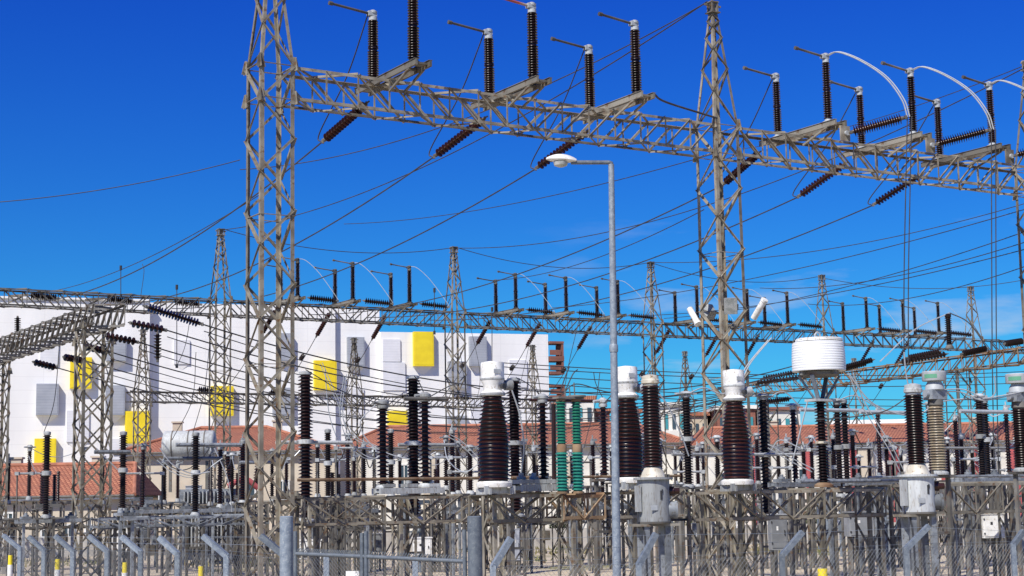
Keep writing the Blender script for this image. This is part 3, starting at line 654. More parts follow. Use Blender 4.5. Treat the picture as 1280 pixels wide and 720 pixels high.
ct(787, 612, 470, 31.6, 'white capped current transformer partly behind the street lamp pole')
ct(922, 614, 474, 33.1, 'white capped current transformer before the floodlight tower')
vt(818, 655, 598, 470, 28.5, 'grey tank voltage transformer right of the street lamp pole')
vt(1149, 643, 594, 481, 31.0, 'grey tank voltage transformer at right with brown insulator and grey cap', 'grey')

def silver(x, yb, yt, D, lab, m='buff'):
    p = base_at(x, yb, D); u = pxm(D); t = thing('current_transformer', lab, 'transformer', (p.x, p.y, 0), GAZ); z = p.z; H = (yb-yt)*u
    stand(t, z-.04, .5, 'dull', 'pair')
    b = MB(); b.lathe([(12*u, z+.01), (12*u, z+3*u), (9*u, z+6*u)], n=18); b.build('base_flange', 'grey', t)
    L = H-50*u; ins(t, (0, 0, z+6*u), L, 11*u, 24, m, seg=20, core=.75); zt = z+6*u+L
    b = MB(); b.lathe([(8*u, zt), (10*u, zt+2*u), (9*u, zt+9*u)], n=16); b.build('neck', 'dull', t)
    b = MB(); b.box((0, 0, zt+15*u), (26*u, 16*u, 12*u)); b.cyl((-18*u, 0, zt+15*u), (18*u, 0, zt+15*u), 4*u, 12); b.build('head_box', 'blue', t)
    b = MB(); b.lathe([(12*u, zt+21*u), (11*u, zt+27*u), (8*u, zt+32*u)], n=20); b.build('dome', 'alu', t)
    b = MB(); b.lathe([(14.5*u, zt+32*u), (15*u, zt+33*u), (15*u, zt+43*u), (14*u, zt+44*u), (4*u, zt+44.6*u)], n=28); b.build('cap_drum', 'alu', t)
    b = MB(); vs = []; N = 7
    for k in range(N+1):
        a = math.radians(-175+k*9)-.2; 
        for zz in (35, 40): vs.append((15.2*u*math.cos(a), 15.2*u*math.sin(a), zt+zz*u))
    b.add(vs, [(k*2, k*2+2, k*2+3, k*2+1) for k in range(N)]); b.build('label_patch', 'emblem', t)
silver(1174, 594, 465, 33.5, 'silver drum topped transformer with ribbed buff insulator at right')
silver(1279, 590, 468, 35.5, 'silver drum topped transformer cut by the right edge', 'brown')

# line trap (white drum)
x, D = 1026, 33.5; u = pxm(D); p = base_at(x+4, 609, D)
t = thing('line_trap', 'big white ribbed drum raised on a tall brown insulator', 'line trap', p, GAZ)
zb = 0
b = MB(); b.lathe([(12*u, 0), (12*u, 3*u), (7*u, 6*u)], n=14); b.build('foot', 'rust', t)
ins(t, (0, 0, 6*u), 48*u, 8.8*u, 13, 'brown', seg=16, core=.55)
b = MB(); b.lathe([(6*u, 53*u), (8.5*u, 54*u), (8.5*u, 56*u), (6*u, 57*u)], n=14); b.build('joint_flange', 'cream', t)
ins(t, (0, 0, 57*u), 49*u, 8.2*u, 13, 'brown', seg=16, core=.55)
b = MB(); b.box((0, 0, 107.5*u), (34*u, 20*u, 3*u)); b.build('yoke_plate', 'grey', t)
for sx, sy in ((-1, -1), (1, -1), (1, 1), (-1, 1)):
    b = MB(); b.bar((sx*6*u, sy*3*u, 109*u), (sx*23*u, sy*12*u, 138*u), 5*u, 2*u); b.build('strut', 'galv', t)
b = MB(); b.bar((-30*u, 0, 141*u), (30*u, 0, 141*u), 4*u, 5*u); b.bar((0, -30*u, 141*u), (0, 30*u, 141*u), 4*u, 5*u); b.lathe([(22*u, 137*u), (25*u, 139*u), (25*u, 143*u)], n=24); b.build('spider_frame', 'dull', t)
b = MB(); b.lathe([(33*u, 144*u), (33.3*u, 150*u), (33*u, 165*u), (32*u, 179*u), (31*u, 180*u), (10*u, 181*u)], n=48); b.build('drum', 'trap', t)
b = MB(); b.lathe([(29.5*u, 181.2*u), (29.5*u, 184*u), (28*u, 185*u)], (2*u, 0, 0), n=40)
for a in range(6): b.bar((0, 0, 185*u), (28*u*math.cos(a*PI/3), 28*u*math.sin(a*PI/3), 184*u), 3*u, 2*u)
b.build('top_cover', 'white', t)
b = MB(); b.tube(bez([(-4*u, 0, 185*u), (-4*u, 0, 190*u), (0, 0, 193*u), (4*u, 0, 190*u), (4*u, 0, 185*u)], 5), 1.2*u, 6); b.build('lifting_eye', 'alu', t)

# green twin insulators
D = 30.8; u = pxm(D); p = base_at(713, 617, D)
t = thing('surge_arrester_pair', 'pair of tall green insulators joined by a plate on top', 'insulator', p, GAZ)
for i, xx in enumerate((-11.5, 11.5)):
    b = MB(); b.lathe([(8*u, 0), (8*u, 2*u), (6*u, 3*u)], (xx*u, 0, 0), n=14); b.build('foot', 'rust', t)
    ins(t, (xx*u, 0, 3*u), 48*u, 8.2*u, 12, 'teal', seg=18, core=.7)
    b = MB(); b.lathe([(6*u, 51*u), (6.3*u, 52*u), (6.3*u, 60*u), (6*u, 61*u)], (xx*u, 0, 0), n=14); b.build('joint_flange', 'rust', t)
    ins(t, (xx*u, 0, 61*u), 53*u, 6.9*u, 14, 'green', seg=18, core=.7)
    b = MB(); b.lathe([(6*u, 114*u), (6*u, 117*u)], (xx*u, 0, 0), n=12); b.build('cap', 'rust', t)
b = MB(); b.box((0, 0, 118.5*u), (38*u, 14*u, 2.4*u)); b.lathe([(12*u, 120*u), (11*u, 122*u)], (13*u, 0, 0), n=16); b.build('top_plate', 'dull', t)
b = MB()
for xx in (-4, 3, 10): b.cyl((xx*u, 0, 120*u), (xx*u-u, 0, (128+abs(xx))*u), .9*u, 6)
b.build('spike', 'dull', t)

# post insulators and breaker poles: x, ytop, ybot, half width px, D, kind, material, sheds, label, collar height fraction, stand
def post(x, yt, yb, hw, D, m, n, lab, fl=None, st='lattice', name='post_insulator', cat='insulator', head=None, grp=None, core=.6, lean=0, capm='grey', stm='dull', alt=False, ss=.5):
    p = base_at(x, yb, D); q = base_at(x, yt, D); u = pxm(D); H = q.z-p.z
    if st == 'none': t = thing(name, lab or '', cat, p, GAZ, grp); z = 0
    else: t = thing(name, lab or '', cat, (p.x, p.y, 0), GAZ, grp); z = p.z; stand(t, z-.02, ss, stm, st, br=.03, w=.05)
    seg = 14 if D < 50 else 10
    b = MB(); b.lathe([(hw*1.2*u, z), (hw*1.2*u, z+2*u), (hw*.8*u, z+5*u)], n=12); b.build('foot', 'grey' if capm != 'dark' else 'dull', t)
    z0 = z+5*u; z1 = z+H-4*u
    if fl:
        zf = z+H*fl; n1 = max(3, round(n*fl)); n2 = max(3, n-n1)
        ins(t, (0, 0, z0), zf-3*u-z0, hw*u, n1, m, seg=seg, core=core, alt=alt); ins(t, (0, 0, zf+3*u), z1-zf-3*u, hw*u*1.06, n2, m, seg=seg, core=core, alt=alt)
        b = MB(); b.lathe([(hw*.8*u, zf-3.2*u), (hw*1.15*u, zf-2.5*u), (hw*1.15*u, zf+2.5*u), (hw*.8*u, zf+3.2*u)], n=14); b.build('collar', capm, t)
        if hw > 6:
            b = MB(); b.box((hw*.2*u, 0, zf), (hw*3.2*u, 3*u, 2.5*u)); b.build('terminal_bar', 'grey', t)
    else: ins(t, (0, 0, z0), z1-z0, hw*u, n, m, seg=seg, core=core, alt=alt)
    b = MB(); b.lathe([(hw*.8*u, z1), (hw*.9*u, z1+u), (hw*.9*u, z1+4*u), (hw*.4*u, z1+5*u)], n=12)
    if head == 'spike': b.cyl((0, 0, z1+4*u), (0, 0, z1+12*u), .9*u, 6); b.box((2*u, 0, z1+6*u), (8*u, 3*u, 3*u))
    if head == 'wide': b.box((0, 0, z1+5*u), (hw*4.4*u, hw*1.2*u, 1.8*u)); b.lathe([(hw*1.4*u, z1+5*u), (hw*.8*u, z1+8*u)], n=12)
    if head == 'ball': b.lathe([(hw*.5*u, z1+3*u), (hw*1.0*u, z1+6*u), (hw*1.0*u, z1+9*u), (hw*.4*u, z1+12*u)], n=12); b.cyl((0, 0, z1+8*u), (-14*u, 0, z1+7*u), 2*u, 8)
    b.build('cap', capm, t)
    if lab is None: auto(t, grp, '', p)
    return t
# big breaker poles
for x, yt, yb, D, lb in ((382, 465, 652, 40, 'thick two stage breaker pole just right of the tall left tower'), (518, 470, 650, 42, 'thick two stage breaker pole left of the first white capped transformer'),
                         (645, 473, 646, 44, 'thick two stage breaker pole right of the first white capped transformer')):
    post(x, yt, yb, 9, D, 'brown', 40, lb, .53, 'pair', 'breaker_pole', 'circuit breaker', grp='two stage breaker poles')
for x, yt, yb, D, hw, lb in ((861, 493, 610, 36, 6.6, 'dark breaker pole left of the white capped transformer before floodlight tower'), (959, 496, 648, 45, 6.6, 'dark breaker pole right of the white capped transformer before floodlight tower'),
                             (1051, 502, 622, 47, 5.2, 'dark breaker pole just right of the white drum insulator'), (1060, 500, 622, 49, 5, 'dark pole close behind the one right of the drum insulator'),
                             (1229, 496, 600, 41, 5.6, 'slanted dark breaker pole near the right edge'), (1236, 500, 604, 43, 5, 'dark pole doubled with the slanted one near right edge'),
                             (57, 540, 648, 50, 5.2, 'dark pole before the yellow panel at far left'), (153, 540, 640, 50, 5.2, 'dark pole with a grey crossbar over the orange roof'),
                             (244, 541, 645, 47, 5.2, 'dark pole in front of the grey horizontal tank'), (410, 537, 625, 50, 4.6, 'dark pole with collar left of the slim middle tower'),
                             (489, 537, 622, 52, 4.6, 'dark pole behind the first disc insulator')):
    post(x, yt, yb, hw, D, 'dark', 30, lb, .52, 'pair', 'breaker_pole', 'circuit breaker', head='wide' if D < 48 and x > 800 else None, grp='slim breaker poles')
# disc-like
def f1D(x): return onx(at(372, 623, 37.5), x).y
def f2D(x): return onx(at(598, 619, 30.6), x).y
for x, yt, yb, D, hw, lb in ((479, 507, 611, f1D(479), 8, 'wide shed disc insulator left of centre, first of the disc type'), (532, 498, 609, f1D(532), 8, 'wide shed disc insulator with fitting and bar beside the thick pole'),
                             (680, 500, 606, f2D(680), 7, 'wide shed disc insulator left of the green pair'), (756, 505, 600, 38, 6, 'wide shed disc insulator against the street lamp pole'),
                             (1173-20, 512, 600, 48, 4, 'slim disc insulator behind the right grey tank')):
    post(x, yt, yb, hw, D, 'brown', 19, lb, None, 'none' if x < 690 else 'pair', grp='disc type post insulators', head='ball', core=.5)
# platforms (planks) carrying disc insulators
slim = [(36, 560, 625, 3.2, 60), (103, 562, 632, 3.2, 62), (178, 558, 640, 3.4, 56), (205, 577, 630, 3.6, 62), (263, 560, 632, 3.2, 60), (275, 558, 635, 4, 55), (290, 570, 632, 3.2, 58), (303, 551, 630, 4.6, 54),
        (397, 555, 622, 3.4, 58), (421, 573, 622, 3.2, 58), (435, 545, 622, 3.8, 55), (443, 572, 620, 3, 60), (558, 548, 612, 3.6, 58), (566, 538, 620, 4.2, 55), (588, 560, 618, 4.5, 50), (668, 560, 610, 3.2, 60),
        (700, 558, 612, 3, 61), (727, 560, 610, 3, 60), (805, 545, 606, 3.5, 58), (873, 560, 610, 3.6, 56), (880, 556, 606, 3, 60), (974, 562, 606, 3.4, 57), (995, 508, 608, 4.6, 48), (1006, 560, 608, 3.6, 56),
        (1075, 572, 606, 3, 60), (1101, 514, 600, 3.6, 46), (1118, 560, 604, 3.2, 56), (1128, 565, 606, 3, 60), (1165, 506, 600, 3.8, 47), (1198, 522, 600, 4, 48), (1217, 562, 604, 3.2, 58), (1262, 510, 596, 3.8, 45),
        (1250, 565, 604, 3, 58), (1208, 568, 604, 3, 62), (548, 570, 612, 2.6, 64), (1035, 560, 606, 3, 58), (940, 560, 608, 3.2, 58), (845, 566, 606, 2.8, 62), (765, 560, 604, 2.8, 62), (10, 575, 630, 3, 64), (128, 575, 630, 3, 64), (222, 580, 628, 2.8, 64), (340, 565, 628, 3, 60), (358, 575, 628, 3, 62), (500, 572, 618, 3, 62), (612, 575, 618, 3, 62),
        (826, 552, 606, 3.8, 55), (852, 572, 608, 3, 63), (898, 548, 606, 4, 54), (910, 568, 607, 3, 60), (948, 545, 606, 3.6, 56), (985, 550, 606, 3.6, 55), (1016, 548, 605, 3.4, 60), (1044, 545, 604, 4, 53), (1068, 540, 604, 4, 52),
        (1088, 556, 604, 3.2, 60), (1110, 548, 603, 3.8, 55), (1140, 545, 602, 3.6, 56), (1186, 550, 601, 3.6, 56), (1204, 545, 600, 4, 53), (1243, 545, 600, 3.6, 55), (1272, 550, 598, 3.4, 58), (380, 560, 626, 3, 62), (455, 556, 622, 3.4, 58),
        (468, 566, 622, 3, 62), (513, 560, 618, 3.2, 60), (573, 555, 618, 3.6, 57), (600, 560, 616, 3.2, 60), (630, 558, 614, 3.4, 58), (655, 552, 612, 3.6, 56), (715, 566, 610, 2.8, 63), (742, 552, 608, 3.6, 57), (775, 565, 606, 3, 60), (792, 556, 606, 3.4, 58)]
for i, (x, yt, yb, hw, D) in enumerate(slim):
    t = post(x, yt, yb, hw, D, ('dark', 'brown', 'brown')[i % 3], 22, '', None, 'lattice' if i % 4 == 0 else 'pair', grp='slim post insulators on stands', head='spike' if i % 2 else 'wide', stm='blue' if i % 4 == 1 else 'dull')
    if i:
        px_, py_, pD = slim[i-1][0], slim[i-1][1], slim[i-1][4]
        if abs(px_-x) < 70 and abs(pD-D) < 9:
            wire(curve_pts(at(px_, py_-2, pD), at(x, yt-2, D), random.uniform(.25, .8), 12), 'sl%d' % (x < 640), 'sagging jumper between neighbouring slim insulators, # from the left in the %s half' % ('left' if x < 640 else 'right'), random.choice((.014, .02)), random.choice(('lead', 'cable', 'lead')), 'jumper_cable', 'cable', 'jumpers between slim insulators', axis=0)
    auto(t, 'slim%d' % (x < 640), 'slim dark post insulator on a steel stand, # from the left in the %s half' % ('left' if x < 640 else 'right'), t.location)
u = onx(R1, 1187, (R0-R1).normalized())
post(1187, 393, 436, 4.5, u.y-.2, 'dark', 14, 'black post insulator standing on the rusty low beam', None, 'none', capm='dark')
for k, (tip, lb) in enumerate((((1100, 452), 'pale cable curving down left from the post on the rusty beam'), ((1236, 438), 'dark cable curving down right from the post on the rusty beam'))):
    A = at(1187, 391, u.y-.2); B = at(*tip, u.y-1); m = at((1187+tip[0])/2, 404 if k else 412, u.y-.6)
    wire(bez([A, m, B], 10), 'cv%d' % k, lb, .03, 'cable' if k else 'lead', 'curved_lead', 'cable', None, axis=0)

# ------------------------------------------------------------------ support frames (trusses on columns)
def sframe(x0, y0, D0, x1, hh_px, lab, m='tan', ww=.7, cols=(), panel=.9, colm='dull', cs=.45):
    A = at(x0, y0, D0); B = onx(A, x1); hh = hh_px*pxm(D0)
    t = truss('support_frame', lab, A, B, hh, ww, m, panel, .06, .035, 'steel frame')
    for px in cols:
        q = W2L(t, onx(A, px)); h = cs/2; z0 = -A.z; c = MB()
        for sx in (-h, h):
            for sy in (-h, h): c.ang((q.x+sx, sy, z0), (q.x+sx, sy, -.02), .07, (1 if sx < 0 else -1, 0, 0), (0, 1 if sy < 0 else -1, 0))
        n = 4; C = [(-h, -h), (h, -h), (h, h), (-h, h)]
        for k in range(4):
            a, e = C[k], C[(k+1) % 4]; zig(c, (q.x+a[0], a[1], z0), (q.x+a[0], a[1], 0-.05), (q.x+e[0], e[1], z0), (q.x+e[0], e[1], -.05), n, .045, start=k % 2)
        c.build('column', colm, t)
    return t
sframe(372, 623, 37.5, 612, 34, 'tan lattice support frame right of the tall left tower', 'tan', .8, (392, 505, 600), .95, 'steel')
sframe(598, 619, 30.6, 690, 34, 'support frame under the leftmost white capped transformer', 'tan', .7, (622,), .95, 'steel')
sframe(694, 619, 31.0, 745, 30, 'narrow support frame under the green insulator pair', 'rust', .6, (720,), .5, 'steel', .55)
sframe(752, 615, 31.9, 842, 33, 'support frame under the transformer behind the lamp pole', 'tan', .7, (795,), .95, 'steel')
sframe(852, 615, 33.4, 1090, 36, 'long support frame from floodlight tower to right of the white drum', 'tan', .8, (878, 925, 1026, 1085), .95, 'steel')
sframe(1098, 606, 36.5, 1300, 38, 'support frame with pale tubes at the lower right', 'steel', .8, (1112, 1205, 1262), .95, 'dull')
sframe(300, 628, 46, 470, 22, 'distant support frame behind the tall left tower', 'steel', .7, (330, 420), .7)
sframe(118, 648, 44, 330, 12, 'low support frame behind the left fence posts', 'blue', .7, (150, 215, 290), .7)
sframe(-20, 650, 52, 112, 12, 'low support frame at the far left edge', 'dull', .7, (20, 70), .7)
sframe(420, 640, 56, 860, 22, 'long distant support frame behind centre equipment', 'dull', .7, (440, 540, 640, 745, 845), .8)
sframe(880, 628, 58, 1300, 22, 'long distant support frame behind right equipment', 'dull', .7, (900, 990, 1090, 1190, 1270), .8)
sframe(150, 632, 64, 420, 12, 'far thin support frame before the pale building at left', 'steel', .6, (170, 250, 320, 400), .8)

# channel planks (switch bases)
def plank(x0, x1, y, D, lab, m='blue', w=.28, hh=.12, rest=False):
    A = at(x0, y, D); B = onx(A, x1); t = thing('switch_base', lab, 'switch base', A, GAZ); L = (B-A).length
    b = MB(); b.box((L/2, -w/2, 0), (L, .07, hh)); b.box((L/2, w/2, 0), (L, .07, hh)); 
    for k in range(int(L/1.2)+1): b.box((min(L-.1, .1+k*1.2), 0, 0), (.08, w, hh*.6))
    b.build('channel', m, t)
    for f in (.15, .5, .85): b = MB(); b.box((L*f, 0, hh*.9), (.30, w+.06, .08)); b.lathe([(.09, hh*1.25), (.09, hh*1.7), (.05, hh*1.72), (.05, hh*2.2)], (L*f, 0, 0), n=12); b.build('bearing_housing', m, t)
    for f in (() if rest else (.12, .88)):
        b = MB(); b.box((L*f, 0, (-A.z-hh/2)/2), (.07, .09, A.z-hh/2)); b.build('post', m, t)
for a in ((470, 550, 614, f1D(470), 'flat grey switch base under the disc insulators at centre left', 'grey', .4, .14, True), (345, 375, 628, 38, 'short switch base right behind the tall left tower', 'steel'), (645, 690, 610, f2D(645), 'pale switch base left of the green pair', 'grey', .4, .13, True),
          (148, 168, 648, 43, 'small grey switch base behind the left fence', 'blue'), (160, 305, 640, 52, 'long bluish switch base before the pale cabinet', 'blue'),
          (20, 100, 652, 50, 'bluish switch base at far left edge', 'blue'), (965, 1045, 606, 42, 'bluish switch base left of drum insulator', 'blue'), (1062, 1135, 604, 42, 'bluish switch base between drum and right tank', 'blue'),
          (1196, 1290, 601, 39, 'bluish switch base at the right edge', 'blue'), (1080, 1140, 618, 52, 'lower bluish switch base behind the right tank', 'blue'), (380, 470, 640, 50, 'grey switch base seen through the centre left frame', 'blue'),
          (560, 610, 640, 52, 'grey switch base behind the first white capped transformer stand', 'blue'), (700, 800, 636, 54, 'grey switch base behind the street lamp pole', 'blue'), (900, 1000, 640, 55, 'grey switch base behind the floodlight tower foot', 'blue')):
    plank(*a)
# tubes
def tubeh(x0, y0, x1, D, r, m, lab, y1=None):
    A = at(x0, y0, D); B = onx(A, x1)
    if y1: B = at(x1, y1, D+.5)
    o = MB().cyl((0, 0, 0), B-A, r, 8).build('bus_tube', m, None, A); tag(o, lab, 'tube', 'bus tubes')
for a in ((372, 600, 612, 35, .035, 'rust', 'brown horizontal tube left of first white capped transformer'), (640, 597, 850, 35, .03, 'rust', 'brown horizontal tube behind the green pair'),
          (1085, 597, 1290, 35, .03, 'blue', 'thin pale tube running along the right frame top'), (1000, 602, 1140, 40, .05, 'blue', 'pale tube behind the drum insulator foot'),
          (118, 565, 163, 49, .06, 'blue', 'short purple grey bar on the pole over orange roof'), (220, 556, 302, 47, .06, 'blue', 'upper bar in front of the horizontal tank'),
          (205, 573, 278, 47, .05, 'blue', 'lower bar in front of the horizontal tank'), (300, 578, 345, 50, .05, 'blue', 'bar behind the tall left tower'),
          (345, 553, 440, 41, .05, 'grey', 'grey bar between two breaker poles at left'), (498, 556, 570, 43, .05, 'grey', 'grey bar left of the first white capped transformer'),
          (662, 500, 742, 42, .04, 'red', 'dark red bar behind the green pair top'), (840, 568, 905, 40, .04, 'grey', 'grey bar at the collar left of floodlight tower'),
          (930, 568, 1000, 44, .04, 'grey', 'grey bar at the collar right of floodlight tower'), (1000, 512, 1080, 42, .05, 'alu', 'silver bar behind the drum insulator top'),
          (1075, 515, 1140, 40, .05, 'alu', 'silver bar left of the grey tank insulator'), (1200, 514, 1275, 40, .05, 'alu', 'silver bar near the right edge'), (1180, 560, 1290, 44, .035, 'grey', 'low grey bar near the right edge'),
          (505, 498, 560, 36, .04, 'dull', 'dark bar beside the disc insulator top'), (690, 578, 740, 50, .03, 'dull', 'thin bar behind the green pair')):
    tubeh(*a)
k_ = 0
for x0, y0, x1, D, m in ((20, 592, 60, 56, 'grey'), (150, 592, 205, 56, 'grey'), (262, 566, 300, 58, 'grey'), (395, 575, 436, 57, 'alu'), (418, 560, 470, 52, 'grey'), (536, 572, 590, 52, 'alu'), (560, 590, 606, 50, 'grey'), (655, 566, 700, 58, 'grey'),
                         (735, 572, 800, 56, 'alu'), (842, 590, 880, 52, 'grey'), (936, 585, 990, 50, 'alu'), (980, 562, 1040, 52, 'grey'), (1040, 584, 1100, 50, 'alu'), (1065, 560, 1120, 54, 'grey'), (1110, 578, 1170, 50, 'grey'), (1190, 574, 1250, 48, 'alu'), (1225, 588, 1290, 52, 'grey')):
    A = at(x0, y0, D); B = onx(A, x1); t = thing('bus_tube', '', 'tube', A, 0, 'short bus tubes between slim insulators'); auto(t, 'sbt%d' % (x0 < 640), 'short pale bus tube between slim insulators, # from the left in the %s half' % ('left' if x0 < 640 else 'right'), (A+B)/2)
    MB().cyl((0, 0, 0), B-A, .035, 8).build('tube', m, t)
    for f in (.04, .5, .96): MB().box((B-A)*f, (.14, .14, .12)).build('clamp', m, t)
    for f in (.04, .96): MB().cyl((B-A)*f, (B-A)*f-V(0, 0, A.z), .03, 6).build('support_rod', 'dull', t)
# red brown vertical pipe left of green pair
o = MB().cyl((0, 0, 0), at(692, 505, 33.5)-at(693, 612, 33.5), .05, 8).build('vertical_pipe', 'red', None, at(693, 612, 33.5)); tag(o, 'dark red vertical pipe just left of the green insulators', 'pipe')

# leads and curved cables in the equipment zone: px polyline, D, radius, material, twin
cables = [([(1062, 470), (1078, 508), (1110, 560), (1125, 590)], 36, 2), ([(1060, 466), (1092, 505), (1140, 520), (1165, 508)], 36, 1),
          ([(1020, 525), (1075, 520), (1110, 512), (1145, 488)], 33, 3), ([(1175, 490), (1200, 490), (1225, 500), (1245, 498), (1276, 492)], 34, 2), ([(1130, 440), (1133, 470), (1140, 495), (1147, 482)], 38, 1),
          ([(1243, 470), (1244, 490), (1235, 500)], 44, 1), ([(1190, 470), (1205, 495), (1228, 503)], 44, 3), ([(470, 505), (450, 530), (470, 560), (520, 575), (545, 565)], 44, 1),
          ([(400, 455), (420, 500), (440, 545), (470, 560)], 60, 2), ([(406, 460), (412, 520), (430, 570)], 60, 1), ([(430, 470), (425, 520), (440, 560), (465, 575), (480, 560)], 52, 2),
          ([(558, 545), (575, 555), (598, 578)], 46, 2), ([(598, 580), (580, 590), (560, 575), (555, 550)], 48, 1), ([(700, 490), (707, 470), (712, 458)], 34, 3), ([(706, 490), (716, 468), (722, 462)], 34, 3), ([(640, 488), (650, 520), (655, 560), (650, 600)], 31, 1),
          ([(730, 560), (745, 500), (750, 465)], 50, 3), ([(742, 465), (745, 480), (757, 504)], 50, 3), ([(200, 560), (215, 580), (240, 592), (262, 590)], 46, 1), ([(196, 575), (215, 590), (243, 596), (275, 575)], 47, 2),
          ([(186, 565), (205, 580), (230, 575), (238, 560)], 48, 3), ([(245, 440), (240, 500), (215, 550)], 58, 3), ([(262, 430), (255, 490), (240, 545)], 58, 3), ([(36, 570), (45, 590), (57, 592)], 50, 1), ([(75, 420), (68, 500), (55, 540)], 52, 3),
          ([(100, 430), (96, 480), (100, 540)], 54, 3), ([(120, 560), (135, 575), (152, 592)], 50, 1), ([(240, 380), (232, 430), (220, 460)], 64, 3), ([(176, 370), (180, 340), (178, 330)], 70, 3), ([(575, 440), (585, 500), (600, 540), (618, 560)], 60, 3),
          ([(800, 470), (830, 500), (850, 540), (861, 570)], 34, 1), ([(860, 492), (880, 485), (905, 492), (925, 470)], 38, 1), ([(925, 474), (935, 455), (960, 425)], 36, 2), ([(960, 497), (980, 490), (1000, 508)], 44, 1),
          ([(1000, 560), (975, 550), (962, 566)], 44, 1), ([(960, 560), (985, 575), (1015, 590)], 40, 2), ([(1080, 600), (1090, 570), (1101, 514)], 45, 3), ([(1160, 560), (1180, 540), (1197, 522)], 48, 1), ([(1228, 505), (1235, 530), (1250, 560)], 46, 3), ([(1260, 512), (1240, 520), (1230, 498)], 44, 1),
          ([(680, 498), (700, 495), (720, 480), (760, 490), (787, 486)], 36, 3), ([(535, 497), (570, 480), (600, 486)], 36, 3), ([(340, 560), (360, 575), (382, 556)], 40, 1), ([(382, 462), (395, 470), (430, 490), (479, 506)], 38, 3),
          ([(645, 472), (660, 480), (680, 498)], 40, 3), ([(518, 470), (525, 480), (532, 497)], 40, 3), ([(756, 503), (770, 490), (787, 486)], 35, 3), ([(325, 530), (330, 600), (345, 640)], 38, 3), ([(268, 560), (285, 600), (290, 640)], 50, 1), ([(1048, 500), (1070, 495), (1100, 512)], 46, 1),
          ([(1165, 505), (1190, 500), (1229, 497)], 44, 1), ([(1010, 500), (1000, 540), (990, 580)], 36, 1), ([(895, 500), (890, 540), (880, 600)], 44, 3), ([(585, 395), (600, 470), (590, 520)], 80, 3), ([(667, 405), (655, 460), (645, 500)], 84, 3), ([(725, 395), (712, 450), (705, 490)], 60, 3)]
for pts, D, k in cables:
    m, r, tw = (('lead', .013, V(.09, .02, .02)), ('lead', .017, None), ('alu', .014, V(.08, 0, .05)), ('cable', .013, None))[k]
    W = bez([at(x, y, D+i*.15) for i, (x, y) in enumerate(pts)], 8)
    lft = pts[0][0] < 560
    wire(W, 'cb%d%d' % (lft, k in (0, 1, 2)), '%s hanging equipment cable, # from the left in the %s part' % ('pale' if k < 3 else 'dark', 'left' if lft else 'centre and right'), r, m, 'equipment_cable', 'cable', 'equipment cables', axis=0, mate=tw)

# ------------------------------------------------------------------ cabinets
def cabinet(x0, x1, y0, y1, D, lab, m='cab', legs=True, peak=False):
    A = at(x0, y0, D); B = at(x1, y1, D); w = B.x-A.x; hh = A.z-B.z; c = (A+B)/2; t = thing('control_cabinet', lab, 'cabinet', (c.x, c.y, 0), .12); z = B.z
    b = MB(); b.box((0, 0, z+hh/2), (w*.94, w*.6, hh)); b.build('body', m, t)
    b = MB(); b.box((0, 0, z+hh+.015), (w*1.02, w*.7, .03)); b.build('roof', m, t)
    b = MB(); b.box((0, -w*.3-.008, z+hh/2), (w*.82, .016, hh*.88)); d = b.build('door', m, t)
    b = MB(); b.box((w*.3, -w*.3-.03, z+hh*.5), (w*.04, .03, hh*.14)); b.build('handle', 'black', d)
    b = MB(); b.box((-w*.1, -w*.3-.02, z+hh*.62), (w*.10, .006, hh*.12)); b.build('warning_mark', 'black' if m == 'white' else 'white', d)
    for zz in (.2, .8): MB().box((-w*.42, -w*.3-.02, z+hh*zz), (w*.05, .03, hh*.06)).build('hinge', 'black', d)
    if z > .3:
        for sx in (-1, 1): b = MB(); b.box((sx*w*.36, 0, z/2), (.08, .08, z)); b.build('leg', 'dull', t)
for a in ((960, 984, 644, 687, 38, 'dark grey control cabinet with door at right of floodlight tower', 'cab'), (1056, 1091, 641, 670, 40, 'grey control cabinet right of the white drum column', 'cab'),
          (1223, 1254, 643, 672, 41, 'white control cabinet low at the right', 'white'), (515, 540, 673, 694, 46, 'small white control box low in the centre left', 'white'), (374, 402, 676, 698, 42, 'white control box behind the gate', 'white'),
          (640, 650, 662, 700, 55, 'tall pale cabinet by the dry grass', 'pgrey'), (651, 668, 672, 698, 70, 'grey cabinet shaded beside the dry grass', 'cab'), (1083, 1120, 670, 686, 56, 'low grey cabinet behind the right frame', 'cab'),
          (138, 162, 655, 690, 66, 'white equipment box with dark window before the low house', 'white'), (232, 252, 608, 650, 74, 'pale louvred cabinet under the horizontal tank', 'pgrey'), (920, 928, 652, 660, 40, 'tiny white junction box on the floodlight tower foot', 'white'),
          (865, 878, 655, 690, 52, 'bluish cabinet left of floodlight tower foot', 'blue'), (1262, 1290, 655, 690, 60, 'grey cabinet at the right edge bottom', 'cab'), (455, 478, 668, 690, 60, 'dull cabinet seen through the gate', 'cab')):
    cabinet(*a)
# ------------------------------------------------------------------ power transformer with conservator
D = 70; u = pxm(D); c = at(258, 688, D); c.z = 0
t = thing('power_transformer', 'large power transformer with grey horizontal tank at left', 'transformer', c, .05)
zc = at(240, 556, D).z
b = MB(); b.lathe([(9*u, -33*u), (16*u, -31*u), (17.5*u, -29*u), (17.5*u, 29*u), (16*u, 31*u), (9*u, 33*u)], (-22*u, 0, zc), (1, 0, 0), 28); cv = b.build('conservator', 'grey', t)
b = MB()
for xx in (-20, 0, 20): b.lathe([(18*u, -.7*u), (18*u, .7*u)], ((-22+xx)*u, 0, zc), (1, 0, 0), 28)
b.build('band', 'dull', cv)
b = MB(); b.box((10*u, 0, 1.7), (80*u, 50*u, 3.0)); b.build('tank', 'blue', t)
b = MB()
for k in range(12): b.box(((-22+k*4.5)*u, -31*u, 1.9), (1.2*u, 14*u, 2.4))
